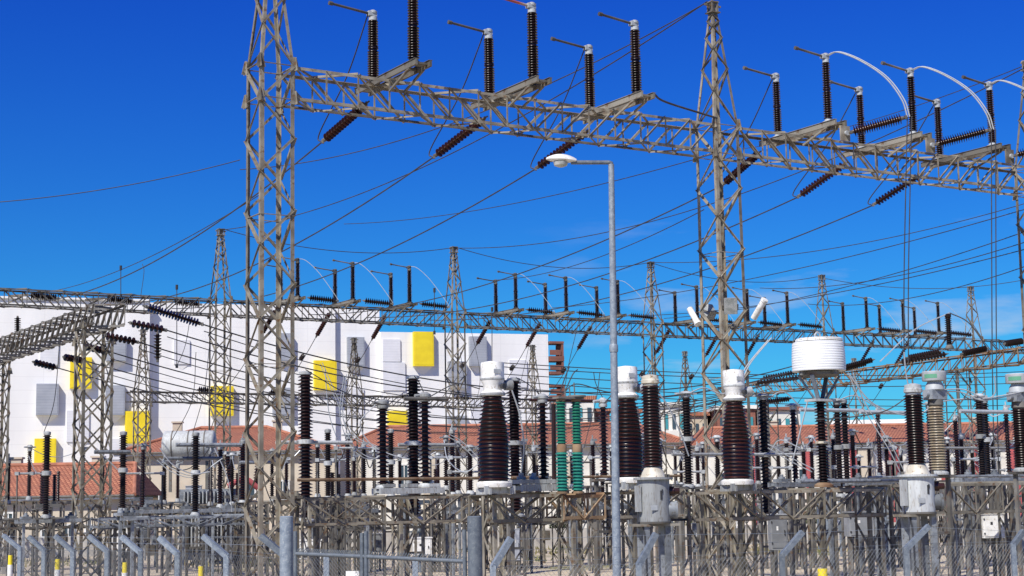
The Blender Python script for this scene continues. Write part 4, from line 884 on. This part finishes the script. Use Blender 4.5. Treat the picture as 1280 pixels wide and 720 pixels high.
b.build('radiator', 'grey', t)
for xx in (-45, 0):
    b = MB(); b.bar((xx*u, 0, 3.1), (xx*u, 0, zc-20*u), .12); b.build('bracket', 'dull', t)
for k, xx in enumerate((30, 45, 60)):
    ins(t, (xx*u, 0, 3.2), 1.5, .16, 12, 'brown', (.12*(k-1), 0, 1), name='bushing', seg=10)
b = MB(); b.tube(bez([(30*u, -30*u, 3.3), (50*u, -30*u, 3.6), (66*u, -26*u, 3.2)], 6), .12, 10); b.build('oil_pipe', 'pink', t)

# filler stands and lattice posts of the back rows
rows = []
for D, ys in ((57, 628), (66, 622), (76, 620)):
    k = 0; x = 14+D*.7
    while x < 1275:
        rows.append((x+random.uniform(-8, 8), ys+random.uniform(-6, 10)-(x-640)*.018, D+random.uniform(-2, 2))); x += random.uniform(95, 150) if D > 50 else random.uniform(200, 260)
sd = {}
for i, (x, y, D) in enumerate(rows):
    p = at(x, y, D); K = i % 5; hf = 'left' if x < 430 else ('middle' if x < 860 else 'right')
    t = thing('equipment_stand', '', 'steel stand', (p.x, p.y, 0), GAZ, 'steel equipment stands in the back rows')
    auto(t, 'st'+hf, 'steel equipment stand in the back rows, # from the left in the %s third' % hf, p)
    m = ('dull', 'steel', 'blue', 'dull', 'galv')[K]
    stand(t, p.z, .45+.1*(K % 3), m, 'lattice' if K in (0, 3) else 'pair', w=.055, br=.035)
    b = MB(); b.box((.2, 0, p.z+.10), (1.5 if K % 2 else .9, .16, .12)); b.cyl((.3, 0, p.z*.2), (.3, 0, p.z+.1), .035, 8); b.box((.3, -.1, p.z*.42), (.28, .22, .38)); b.build('drive_gear', m, t)
    if K != 2:
        ins(t, (0, 0, p.z+.16), random.choice((.9, 1.1, 1.4)), .10, 12, random.choice(('brown', 'dark')), seg=8)

# ------------------------------------------------------------------ fence
HB = {}
def fpost(t, p, hb, tipw, r=.035):
    lp = W2L(t, (p.x, p.y, 0)); d = W2L(t, tipw)-V(lp.x, lp.y, 0)
    b = MB(); b.box((lp.x, lp.y, hb/2), (.075, .075, hb)); po = b.build('post', 'galv', t)
    b = MB(); b.bar((lp.x, lp.y, hb-.03), (lp.x+d.x, lp.y+d.y, d.z), .075, .075); b.build('arm', 'galv', po)
def mesh_panel(t, a, bb, h0, h1a, h1b, step=.075):
    # diamond wire between post feet a and bb
    b = MB(); a = W2L(t, a); bb = W2L(t, bb); L = (bb-a).length; n = int(L/step); r = .0018
    def P_(f, z): 
        q = a.lerp(bb, f); return V(q.x, q.y, h0+(h1a+(h1b-h1a)*f-h0)*z)
    Hh = (h1a+h1b)/2-h0; k = Hh/L
    def tri(p, q):
        d = (q-p).normalized(); s1 = d.cross(V(0, 0, 1)).normalized()*r; s2 = d.cross(s1).normalized()*r
        vs = [p+s1, p-s1*.5+s2, p-s1*.5-s2, q+s1, q-s1*.5+s2, q-s1*.5-s2]; b.add(vs, [(0, 1, 4, 3), (1, 2, 5, 4), (2, 0, 3, 5)])
    i = -int(n*k)-1
    while i <= n:
        f0 = i*step/L
        for sgn in (1, -1):
            # from z=0 at f0 to z=1 at f0+k
            fa, fb = f0, f0+k; za, zb = 0, 1
            if fa < 0: za = -fa/k; fa = 0
            if fb > 1: zb = (1-f0)/k; fb = 1
            if fa >= fb: continue
            if sgn == 1: tri(P_(fa, za), P_(fb, zb))
            else: tri(P_(1-fa, za), P_(1-fb, zb))
        i += 1
    for z in (.02, .5, .99): tri(P_(0, z), P_(1, z))
    b.build('wire_mesh', 'mesh', t)
# left run: arms lean left
Lx = [(326, 670, 362, 697), (254, 670, 283, 692), (199, 672, 222, 690), (152, 671, 176, 688.5), (111, 670, 134, 687), (69, 670, 91, 687), (36, 671, 55, 686), (4, 669, 25, 684), (-24, 668, -5, 683)]
a0 = 12.3; Ls = 2.0
fl = None; pts = []
for i, (tx, ty, bx, by) in enumerate(Lx):
    D = (a0+i)*Ls*.845; q = at(bx, by, D); tp = at(tx, ty, D+.1); pts.append((q, tp))
fl = thing('chain_link_fence', 'left galvanised fence with post arms leaning left', 'fence', (pts[0][0].x, pts[0][0].y, 0))
for q, tp in pts: fpost(fl, q, q.z, tp)
for i in range(len(pts)-1): a, c = pts[i][0], pts[i+1][0]; mesh_panel(fl, (a.x, a.y, 0), (c.x, c.y, 0), .1, a.z, c.z)
for k in (.15, .55, .95):
    b = MB(); b.tube([W2L(fl, q.lerp(tp, k)) for q, tp in pts], .0022, 4); b.build('barbed_wire', 'galv', fl)
Rx = [(638.5, 672.6, 616, 706.5), (820, 667, 798, 704), (1003, 665, 977, 692), (1161, 657.5, 1132, 684), (1279, 664, 1266, 679), (1410, 650, 1395, 672)]
pts = []
for i, (tx, ty, bx, by) in enumerate(Rx):
    D = 20.3+i*1.27; q = at(bx, by, D); tp = at(tx, ty, D+.1); pts.append((q, tp))
fr = thing('chain_link_fence', 'right galvanised fence with post arms leaning right', 'fence', (pts[0][0].x, pts[0][0].y, 0))
for q, tp in pts: fpost(fr, q, q.z, tp)
for i in range(len(pts)-1): a, c = pts[i][0], pts[i+1][0]; mesh_panel(fr, (a.x, a.y, 0), (c.x, c.y, 0), .1, a.z, c.z)
for k in (.15, .55, .95):
    b = MB(); b.tube([W2L(fr, q.lerp(tp, k)) for q, tp in pts], .0022, 4); b.build('barbed_wire', 'galv', fr)
# gate
A = at(358, 645, 20.0); B = at(593, 645, 18.6)
gt = thing('double_gate', 'galvanised double gate between two thick round posts', 'gate', (A.x, A.y, 0))
for q in (A, B):
    l = W2L(gt, (q.x, q.y, 0)); b = MB(); b.lathe([(.083, 0), (.083, q.z-.01), (.07, q.z)], l, n=20); b.build('gate_post', 'galv', gt)
l0, l1 = W2L(gt, (A.x, A.y, 0)), W2L(gt, (B.x, B.y, 0)); dr = (l1-l0).normalized()
zr0, zr1 = at(365, 692, 20).z, at(583, 702, 18.6).z
ps = [(l0+dr*.14, at(366, 664, 20).z, zr0), (l0.lerp(l1, .43), at(458, 664, 19.4).z, (zr0+zr1)/2+.01), (l1-dr*.14, at(583, 662, 18.7).z, zr1)]
for i in (0, 1):
    f = MB(); p, q = ps[i], ps[i+1]; off = dr*(.03 if i else -.03)*0
    f.tube([p[0]+V(0, 0, .1)+dr*(.03*i), p[0]+V(0, 0, p[1])+dr*(.03*i)], .026, 10); f.tube([q[0]+V(0, 0, .1)-dr*.03*(1-i), q[0]+V(0, 0, q[1] if i else q[1]-.02)-dr*.03*(1-i)], .026, 10)
    f.tube([p[0]+V(0, 0, p[2]), q[0]+V(0, 0, q[2])], .024, 10); f.tube([p[0]+V(0, 0, .12), q[0]+V(0, 0, .12)], .024, 10); f.build('leaf_frame', 'galv', gt)
    wa, wb = p[0]+gt.location, q[0]+gt.location; mesh_panel(gt, (wa.x, wa.y, 0), (wb.x, wb.y, 0), .14, p[2], q[2], .05)
# notched spikes along the rails
b = MB()
for i in (0, 1):
    p, q = ps[i], ps[i+1]
    for k in range(38): 
        f = (k+.5)/38; c = (p[0]+V(0, 0, p[2])).lerp(q[0]+V(0, 0, q[2]), f); b.bar(c+V(0, 0, .02), c+V(.03, 0, .065), .011)
b.build('rail_spikes', 'galv', gt)
b = MB(); pp = W2L(gt, at(441, 722, 19.5)+V(0, -.03, 0)); b.box((0, 0, 0), (.16, .006, .16)); o = b.build('sign_plate', 'white', gt); o.location = pp
# intermediate posts near gate base
for i, (x, y, D, lb) in enumerate(((408, 696, 24, 'plain galvanised post standing behind the left gate leaf'), (519, 700, 24, 'plain galvanised post behind the right gate leaf'))):
    q = at(x, y, D); o = MB().box((0, 0, q.z/2), (.08, .08, q.z)).build('fence_post', 'galv', None, (q.x, q.y, 0)); tag(o, lb, 'post')
# yellow marker posts
for i, (x, y0, y1, D) in enumerate(((13, 694, 706, 33), (72, 699, 712, 31), (156, 703, 716, 30), (251, 708, 721, 29), (1028, 711, 724, 30))):
    q = at(x, y0, D); c = at(x, y1, D); t = thing('marker_post', '', 'marker post', (q.x, q.y, 0), 0, 'yellow marker posts'); auto(t, 'mk', 'yellow topped marker post low behind the fence, # from the left', q)
    r = .045 if x < 1000 else .09
    b = MB(); b.cyl((0, 0, c.z), (0, 0, q.z), r, 12); b.build('sleeve', 'marker', t); b = MB(); b.cyl((0, 0, 0), (0, 0, c.z), r*1.2, 12); b.build('base', 'white', t)

# ================================================================== BUILDINGS
# white block parallel to a slightly different axis
D0 = 128.0
A = at(-60, 359, D0); A2 = at(478, 385, D0); 
WA = math.radians(18.5); wx = V(math.cos(WA), math.sin(WA), 0); wy = V(-math.sin(WA), math.cos(WA), 0)
O = at(190, 500, D0); O.z = 0
def fac(x): return onx(V(O.x, O.y, 0), x, wx)                    # facade plan point under photo column x
def hz(x, y, q): return at(x, y, q.y).z
wb = thing('white_building', 'long white building with yellow and grey window boxes behind the yard', 'building', O, WA)
def lx(x): return W2L(wb, fac(x)).x
def block(name, x0, x1, yt, proj_, m='facade', depth=18):
    a, c = lx(x0), lx(x1); top = hz(x1, yt, fac(x1)); b = MB(); b.box(((a+c)/2, depth/2-proj_, top/2), (c-a, depth, top)); b.build(name, m, wb); return top
topL = block('wall', -90, 183, 378, .75); block('wall', 183.0, 420, 383, 0); block('wall', 420.2, 478, 386, -.5); block('wall', 478, 690, 418, -.01)
block('wall', 640, 689, 424, .5) if False else None
def pj(x): return .75 if x < 183 else (0 if x < 420 else (-.5 if x < 478 else -.01))
boxes = [(41, 69, 481, 520, 'pgrey'), (45, 68, 425, 457, 'pwhite'), (83, 110, 448, 487, 'yel'), (80, 108, 514, 553, 'pwhite'), (128, 152, 483, 520, 'pgrey'), (128, 153, 423, 453, 'pgrey'), (153, 183, 515, 555, 'yel'),
         (40, 67, 549, 585, 'yel'), (128, 152, 549, 575, 'pwhite'), (262, 290, 483, 520, 'yel'), (347, 364, 417, 452, 'pgrey'), (392, 420, 451, 488, 'yel'), (436, 457, 421, 458, 'pgrey'), (480, 502, 424, 452, 'pwhite'),
         (480, 508, 453, 488, 'pwhite'), (518, 543, 415, 458, 'yel'), (589, 610, 421, 458, 'pgrey'), (485, 509, 514, 540, 'yel'), (562, 584, 452, 486, 'pgrey'), (640, 662, 450, 484, 'pwhite'), (215, 235, 425, 455, 'pwhite'),
         (436, 457, 485, 518, 'pwhite'), (340, 364, 485, 520, 'pgrey'), (330, 350, 540, 560, 'pgrey'), (590, 612, 500, 530, 'pwhite'), (560, 584, 520, 545, 'pgrey')]
for x0, x1, y0, y1, m in boxes:
    a, c = lx(x0), lx(x1); z1 = hz(x0, y0, fac(x0)); z0 = hz(x0, y1, fac(x0)); w = c-a; d = .14 if m == 'pwhite' else .5; yy = -pj((x0+x1)/2)
    b = MB(); b.box(((a+c)/2, yy-d/2, (z0+z1)/2), (w, d-.004, z1-z0)); o = b.build('window_box', m, wb)
    # added wedge standing in for the V shadow under each box, no real bracket
    vs = [V(a+.03, yy, z0-.003), V(c-.03, yy, z0-.003), V(c-.03, yy-d*.5, z0-.003), V(a+.03, yy-d*.5, z0-.003), V((a+c)/2, yy, z0-w*.42)]
    b = MB(); b.add(vs, [(3, 2, 1, 0), (0, 1, 4), (1, 2, 4), (2, 3, 4), (3, 0, 4)]); b.build('bracket', 'facade', o)
    if m in ('pgrey', 'yel'):
        b = MB()
        b.box(((a+c)/2, yy-d-.006, (z0+z1)/2), (w*.90, .02, (z1-z0)*.92))
        b.build('panel', m, o)
# parapet
b = MB(); b.box(((lx(-90)+lx(182))/2, -.8, topL+.06), (lx(182)-lx(-90), .3, .15)); b.build('parapet', 'facade', wb)
# balcony frames at the right end
M['pink_brown'] = mat('brown_frame', (.23, .09, .06), .8, 0, (.17, .07, .05), None, 1.0)
for k, (y0, y1) in enumerate(((428, 447), (450, 466), (482, 496))):
    a, c = lx(691), lx(709); z0 = hz(691, y1, fac(691)); z1 = hz(691, y0, fac(691))
    b = MB(); b.box(((a+c)/2, .6, z0), (c-a, 1.6, .25)); b.box(((a+c)/2, .6, z1), (c-a, 1.6, .2)); b.box((c-.12, .6, (z0+z1)/2), (.2, 1.5, z1-z0-.25)); b.box(((a+c)/2-.14, -.15, z0+.45), (c-a-.3, .06, .45)); b.build('balcony', 'pink_brown', wb)
b = MB(); b.box((lx(699), 9, 5.6), (lx(707)-lx(691), 12, 11.2)); b.build('stairwell', 'wall2', wb)

def house(name, lab, x0, x1, ye, yr, D, deep=9.0, wallm='wall2', az=0.0, wins=(), hip=2.0, over=.35, cols=()):
    A = at(x0, ye, D); wxx = V(math.cos(az), math.sin(az), 0); B = onx(V(A.x, A.y, 0), x1, wxx); L = (B-V(A.x, A.y, 0)).length; ze = A.z
    zr = at(x0, yr, D+deep*.5).z
    t = thing(name, lab, 'building', (A.x, A.y, 0), az)
    b = MB(); b.box((L/2, deep/2, ze/2), (L, deep, ze)); b.build('wall', wallm, t)
    o = over; vs = [V(-o, -o, ze), V(L+o, -o, ze), V(L+o, deep+o, ze), V(-o, deep+o, ze), V(hip, deep/2, zr), V(L-hip, deep/2, zr)]
    vs += [v-V(0, 0, .12) for v in vs[:4]]
    b = MB(); b.add(vs, [(0, 1, 5, 4), (2, 3, 4, 5), (1, 2, 5), (3, 0, 4), (9, 8, 7, 6)]); 
    # tiles need flat uv like coordinates: build in its own frame tilted to the front slope
    ang = math.atan2(zr-ze, deep/2+o); R = Matrix.Rotation(-ang, 3, 'X')
    me_o = V(-o, -o, ze); b.v = [tuple(R@(Vector(v)-me_o)) for v in b.v]
    ro = b.build('roof', 'tile', t, me_o); ro.rotation_euler = (ang, 0, 0)
    b = MB(); b.box((L/2, -o-.03, ze-.08), (L+2*o, .10, .22)); b.build('eaves_board', 'white', t)
    b = MB(); b.tube([(hip, deep/2, zr+.03), (L-hip, deep/2, zr+.03)], .13, 8); b.build('ridge_tiles', 'ridge', t)
    for p0, p1 in (((-o, -o, ze), (hip, deep/2, zr)), ((L+o, -o, ze), (L-hip, deep/2, zr))): MB().tube([V(*p0)+V(0, 0, .04), V(*p1)+V(0, 0, .04)], .11, 8).build('hip_tiles', 'ridge', t)
    MB().tube([(-o, -o-.14, ze-.02), (L+o, -o-.14, ze-.02)], .07, 8).build('gutter', 'dull', t)
    for f in (.22, .71): b = MB(); b.box((L*f, deep*.56, zr-.1), (.6, .5, 1.0)); b.box((L*f, deep*.56, zr+.45), (.75, .65, .1)); b.build('chimney', 'wall', t)
    for (wx0, wx1, wy0, wy1) in wins:
        a = W2L(t, onx(V(A.x, A.y, 0), wx0, wxx)).x; c = W2L(t, onx(V(A.x, A.y, 0), wx1, wxx)).x; q = onx(V(A.x, A.y, 0), wx0, wxx)
        z1 = at(wx0, wy0, q.y).z; z0 = max(.02, at(wx0, wy1, q.y).z)
        b = MB(); e = .10
        b.box(((a+c)/2, -.04, z1-e/2), (c-a, .08, e)); b.box(((a+c)/2, -.04, z0+e/2), (c-a, .08, e)); b.box((a+e/2, -.041, (z0+z1)/2), (e, .08, z1-z0-2*e)); b.box((c-e/2, -.041, (z0+z1)/2), (e, .08, z1-z0-2*e)); b.box(((a+c)/2, -.03, (z0+z1)/2), (e*.6, .06, z1-z0-2*e)); w = b.build('window', 'white', t)
        b = MB(); b.box(((a+c)/2, -.01, (z0+z1)/2), (c-a-2*e, .02, z1-z0-2*e)); b.build('pane', 'glass', w)
    for (cx0, cx1, m) in cols:
        a = W2L(t, onx(V(A.x, A.y, 0), cx0, wxx)).x; c = W2L(t, onx(V(A.x, A.y, 0), cx1, wxx)).x
        b = MB(); b.box(((a+c)/2, -.12, (ze-.2)/2), (c-a, .2, ze-.2)); b.build('wall_panel', m, t)
    return t
house('low_house', 'low cream house with orange tiled roof at the left edge', -60, 160, 623, 584, 84, 9, 'wall', math.radians(3), ((2, 17, 640, 672), (50, 64, 660, 673), (78, 92, 655, 673), (-40, -20, 650, 672), (105, 118, 655, 676)), .5)
house('tiled_roof_house', 'pale house with gabled orange roof behind the horizontal tank', 150, 420, 567, 537, 100, 10, 'wall', math.radians(6), ((190, 206, 612, 640), (300, 320, 600, 625), (345, 362, 600, 625)), 4.5)
house('long_tiled_building', 'long pale building with orange tiled roof behind the centre', 425, 860, 561, 535, 112, 10, 'wall2', math.radians(3), ((500, 512, 580, 640), (560, 574, 590, 625), (660, 676, 590, 615), (740, 752, 590, 615), (800, 815, 590, 615)), 3, cols=((440, 452, 'wall'), (530, 545, 'wall'), (700, 720, 'wall')))
house('long_tiled_building', 'long orange roofed building with red wall panels at the right', 866, 1420, 558, 536, 108, 10, 'wall2', math.radians(2), ((900, 925, 590, 615), (1000, 1020, 585, 605)), 1.5,
      cols=((940, 946, 'pink'), (1010, 1016, 'pink'), (1066, 1074, 'pink'), (1076, 1096, 'wall'), (1112, 1127, 'pink'), (1180, 1185, 'pink'), (1218, 1226, 'pink'), (1266, 1290, 'pink')))
# distant blocks
def dist(x0, x1, yt, D, lab, m='wall2', roofm=None, wn=3, sh='teal_w', fl=1):
    A = at(x0, yt, D); B = at(x1, yt, D); w = B.x-A.x; t = thing('distant_house', lab, 'building', ((A.x+B.x)/2, D, 0), 0); z = A.z
    b = MB(); b.box((0, 5, z/2), (w, 10, z)); b.build('wall', m, t)
    b = MB(); b.box((0, 5, z+.2), (w+.6, 10.6, .4)); b.build('roof', roofm or 'wall2', t)
    for f in range(fl):
        zz = z-1.6-f*3
        for k in range(wn):
            xx = -w/2+w*(k+.5)/wn
            b = MB(); b.box((xx, -.05, zz), (w/wn*.45, .1, 1.5)); b.build('window', sh if (k+f) % 2 else 'glass', t)
    b = MB(); b.box((0, -.6, z-3.0), (w*.6, 1.2, .9)); b.build('balcony', m, t)
for a in ((708, 742, 500, 170, 'distant white house with balcony between green pair and lamp', 'wall2', 'tile', 3, 'teal_w', 2), (744, 762, 515, 180, 'distant reddish house beside the street lamp pole', 'pink_brown', 'tile', 2, 'glass', 1),
          (818, 856, 508, 165, 'distant white house with teal windows right of lamp', 'wall2', 'wall2', 4, 'teal_w', 2), (858, 884, 520, 175, 'distant cream house beside the floodlight tower left leg', 'wall', 'tile', 3, 'glass', 1),
          (896, 944, 512, 170, 'distant house with dark red upper wall behind floodlight tower', 'pink_brown', 'wall2', 4, 'teal_w', 2), (946, 1000, 514, 172, 'distant pale house right of the floodlight tower', 'wall2', 'pink_brown', 5, 'teal_w', 2),
          (1040, 1140, 531, 150, 'long low distant white wall right of the drum', 'facade', 'facade', 6, 'wall2', 1), (780, 800, 516, 185, 'distant small block between lamp pole and grey tank', 'wall2', 'tile', 2, 'teal_w', 1), (672, 700, 508, 175, 'distant house behind the dark red pipe', 'wall', 'tile', 2, 'glass', 1)):
    dist(*a)
# low boundary wall behind yard
A = at(-80, 690, 80); A.z = 0
o = MB().box((45, .15, .5), (150, .25, 1.0)).build('boundary_wall', 'concrete', None, (A.x, 82.5, 0)); tag(o, 'low concrete boundary wall along the back of the yard', 'wall')

# small shrub near centre right tower
def shrub(px, py, D, hgt, lab):
    c = at(px, py, D); t = thing('shrub', lab, 'plant', (c.x, c.y, 0)); b = MB()
    for k in range(900):
        a = random.uniform(0, 2*PI); r = random.random()**.5*hgt*.42; z = random.uniform(.1, 1)*hgt*(1-.35*(r/(hgt*.42))**2)
        q = V(math.cos(a)*r, math.sin(a)*r, z); n1 = V(random.gauss(0, 1), random.gauss(0, 1), random.gauss(0, 1)).normalized()*.09; n2 = V(random.gauss(0, 1), random.gauss(0, 1), random.gauss(0, 1)).normalized()*.05
        b.add([q-n1, q+n2, q+n1, q-n2], [(0, 1, 2, 3)])
    b.build('crown', 'leaf', t); b = MB()
    for k in range(5): b.tube([(0, 0, 0), (random.uniform(-.2, .2), random.uniform(-.2, .2), hgt*.5), (random.uniform(-.5, .5), random.uniform(-.5, .5), hgt*.9)], .05, 6, .02)
    b.build('stem', 'bark', t)
shrub(846, 600, 88, 3.6, 'pale green shrub behind the grey tank right of the lamp')
shrub(700, 640, 96, 1.6, 'low green bush at the back behind the green pair column')
shrub(1010, 640, 96, 1.8, 'low bush at the back behind the drum column')

finish_labels()

# ================================================================== LIGHT AND SKY
SUN_EL = math.radians(47); 
sd = V(-.50, -.87, 0).normalized()*math.cos(SUN_EL)+V(0, 0, math.sin(SUN_EL))   # towards the sun
w = bpy.data.worlds.new('World'); S.world = w; w.use_nodes = True; nt = w.node_tree; bg = nt.nodes['Background']
sky = nt.nodes.new('ShaderNodeTexSky'); sky.sky_type = 'NISHITA'; sky.sun_disc = False; sky.sun_elevation = SUN_EL
sky.sun_rotation = math.atan2(sd.x, sd.y); sky.air_density = 1.0; sky.dust_density = .15; sky.ozone_density = 5.0; sky.altitude = 200
hs = nt.nodes.new('ShaderNodeHueSaturation'); hs.inputs['Saturation'].default_value = 1.22; hs.inputs['Hue'].default_value = .505
nt.links.new(sky.outputs['Color'], hs.inputs['Color'])
zs = nt.nodes.new('ShaderNodeSeparateXYZ'); tc = nt.nodes.new('ShaderNodeTexCoord'); mp = nt.nodes.new('ShaderNodeMapping'); mp.inputs['Scale'].default_value = (5.0, 5.0, 22.0); mp.inputs['Location'].default_value = (.6, .0, .25)
nt.links.new(tc.outputs['Generated'], mp.inputs['Vector'])
nz = nt.nodes.new('ShaderNodeTexNoise'); nz.inputs['Scale'].default_value = 1.6; nz.inputs['Detail'].default_value = 8; nz.inputs['Roughness'].default_value = .55
nt.links.new(mp.outputs['Vector'], nz.inputs['Vector'])
cr = nt.nodes.new('ShaderNodeMapRange'); cr.inputs['From Min'].default_value = .555; cr.inputs['From Max'].default_value = .70; cr.inputs['To Max'].default_value = .6
nt.links.new(nz.outputs['Fac'], cr.inputs['Value'])
sx = nt.nodes.new('ShaderNodeSeparateXYZ'); nt.links.new(tc.outputs['Generated'], sx.inputs['Vector'])
er = nt.nodes.new('ShaderNodeMapRange'); er.inputs['From Min'].default_value = .075; er.inputs['From Max'].default_value = .19; er.inputs['To Min'].default_value = 1; er.inputs['To Max'].default_value = 0
nt.links.new(sx.outputs['Z'], er.inputs['Value'])
mu = nt.nodes.new('ShaderNodeMath'); mu.operation = 'MULTIPLY'; xr = nt.nodes.new('ShaderNodeMapRange'); xr.inputs['From Min'].default_value = .0; xr.inputs['From Max'].default_value = .09; nt.links.new(sx.outputs['X'], xr.inputs['Value'])
m0 = nt.nodes.new('ShaderNodeMath'); m0.operation = 'MULTIPLY'; nt.links.new(cr.outputs['Result'], m0.inputs[0]); nt.links.new(xr.outputs['Result'], m0.inputs[1]); nt.links.new(m0.outputs['Value'], mu.inputs[0]); nt.links.new(er.outputs['Result'], mu.inputs[1])
mx = nt.nodes.new('ShaderNodeMix'); mx.data_type = 'RGBA'; mx.inputs['B'].default_value = (7.5, 8.0, 9.0, 1)
nt.links.new(mu.outputs['Value'], mx.inputs['Factor']); tn = nt.nodes.new('ShaderNodeMix'); tn.data_type = 'RGBA'; tn.blend_type = 'MULTIPLY'; tn.inputs['Factor'].default_value = 1; 
zr_ = nt.nodes.new('ShaderNodeMapRange'); zr_.inputs['From Min'].default_value = .08; zr_.inputs['From Max'].default_value = .30; nt.links.new(tc.outputs['Generated'], zs.inputs['Vector']); nt.links.new(zs.outputs['Z'], zr_.inputs['Value'])
t2 = nt.nodes.new('ShaderNodeMix'); t2.data_type = 'RGBA'; t2.inputs['A'].default_value = (.22, .92, 1.30, 1); t2.inputs['B'].default_value = (.15, .55, 1.50, 1)
nt.links.new(zr_.outputs['Result'], t2.inputs['Factor']); nt.links.new(t2.outputs['Result'], tn.inputs['B'])
nt.links.new(hs.outputs['Color'], tn.inputs['A']); nt.links.new(tn.outputs['Result'], mx.inputs['A']); nt.links.new(mx.outputs['Result'], bg.inputs['Color'])
bg.inputs['Strength'].default_value = .068
sl = bpy.data.lights.new('sun', 'SUN'); sl.energy = 5.0; sl.angle = math.radians(.5); sl.color = (1, .95, .86)
so = bpy.data.objects.new('sun', sl); col.objects.link(so); so.rotation_mode = 'QUATERNION'; so.rotation_quaternion = sd.to_track_quat('Z', 'Y')
# ================================================================== CAMERA
cam = bpy.data.cameras.new('camera'); co = bpy.data.objects.new('camera', cam); col.objects.link(co); S.camera = co
cam.sensor_width = 36; cam.lens = F/1280*36; cam.clip_start = .1; cam.clip_end = 9000
co.matrix_world = Matrix(((RT.x, UP.x, -FW.x, EY.x), (RT.y, UP.y, -FW.y, EY.y), (RT.z, UP.z, -FW.z, EY.z), (0, 0, 0, 1)))
S.view_settings.view_transform = 'Standard'; S.view_settings.look = 'None'; S.view_settings.exposure = .27; S.view_settings.gamma = 1
S.render.resolution_x = 1024; S.render.resolution_y = 576
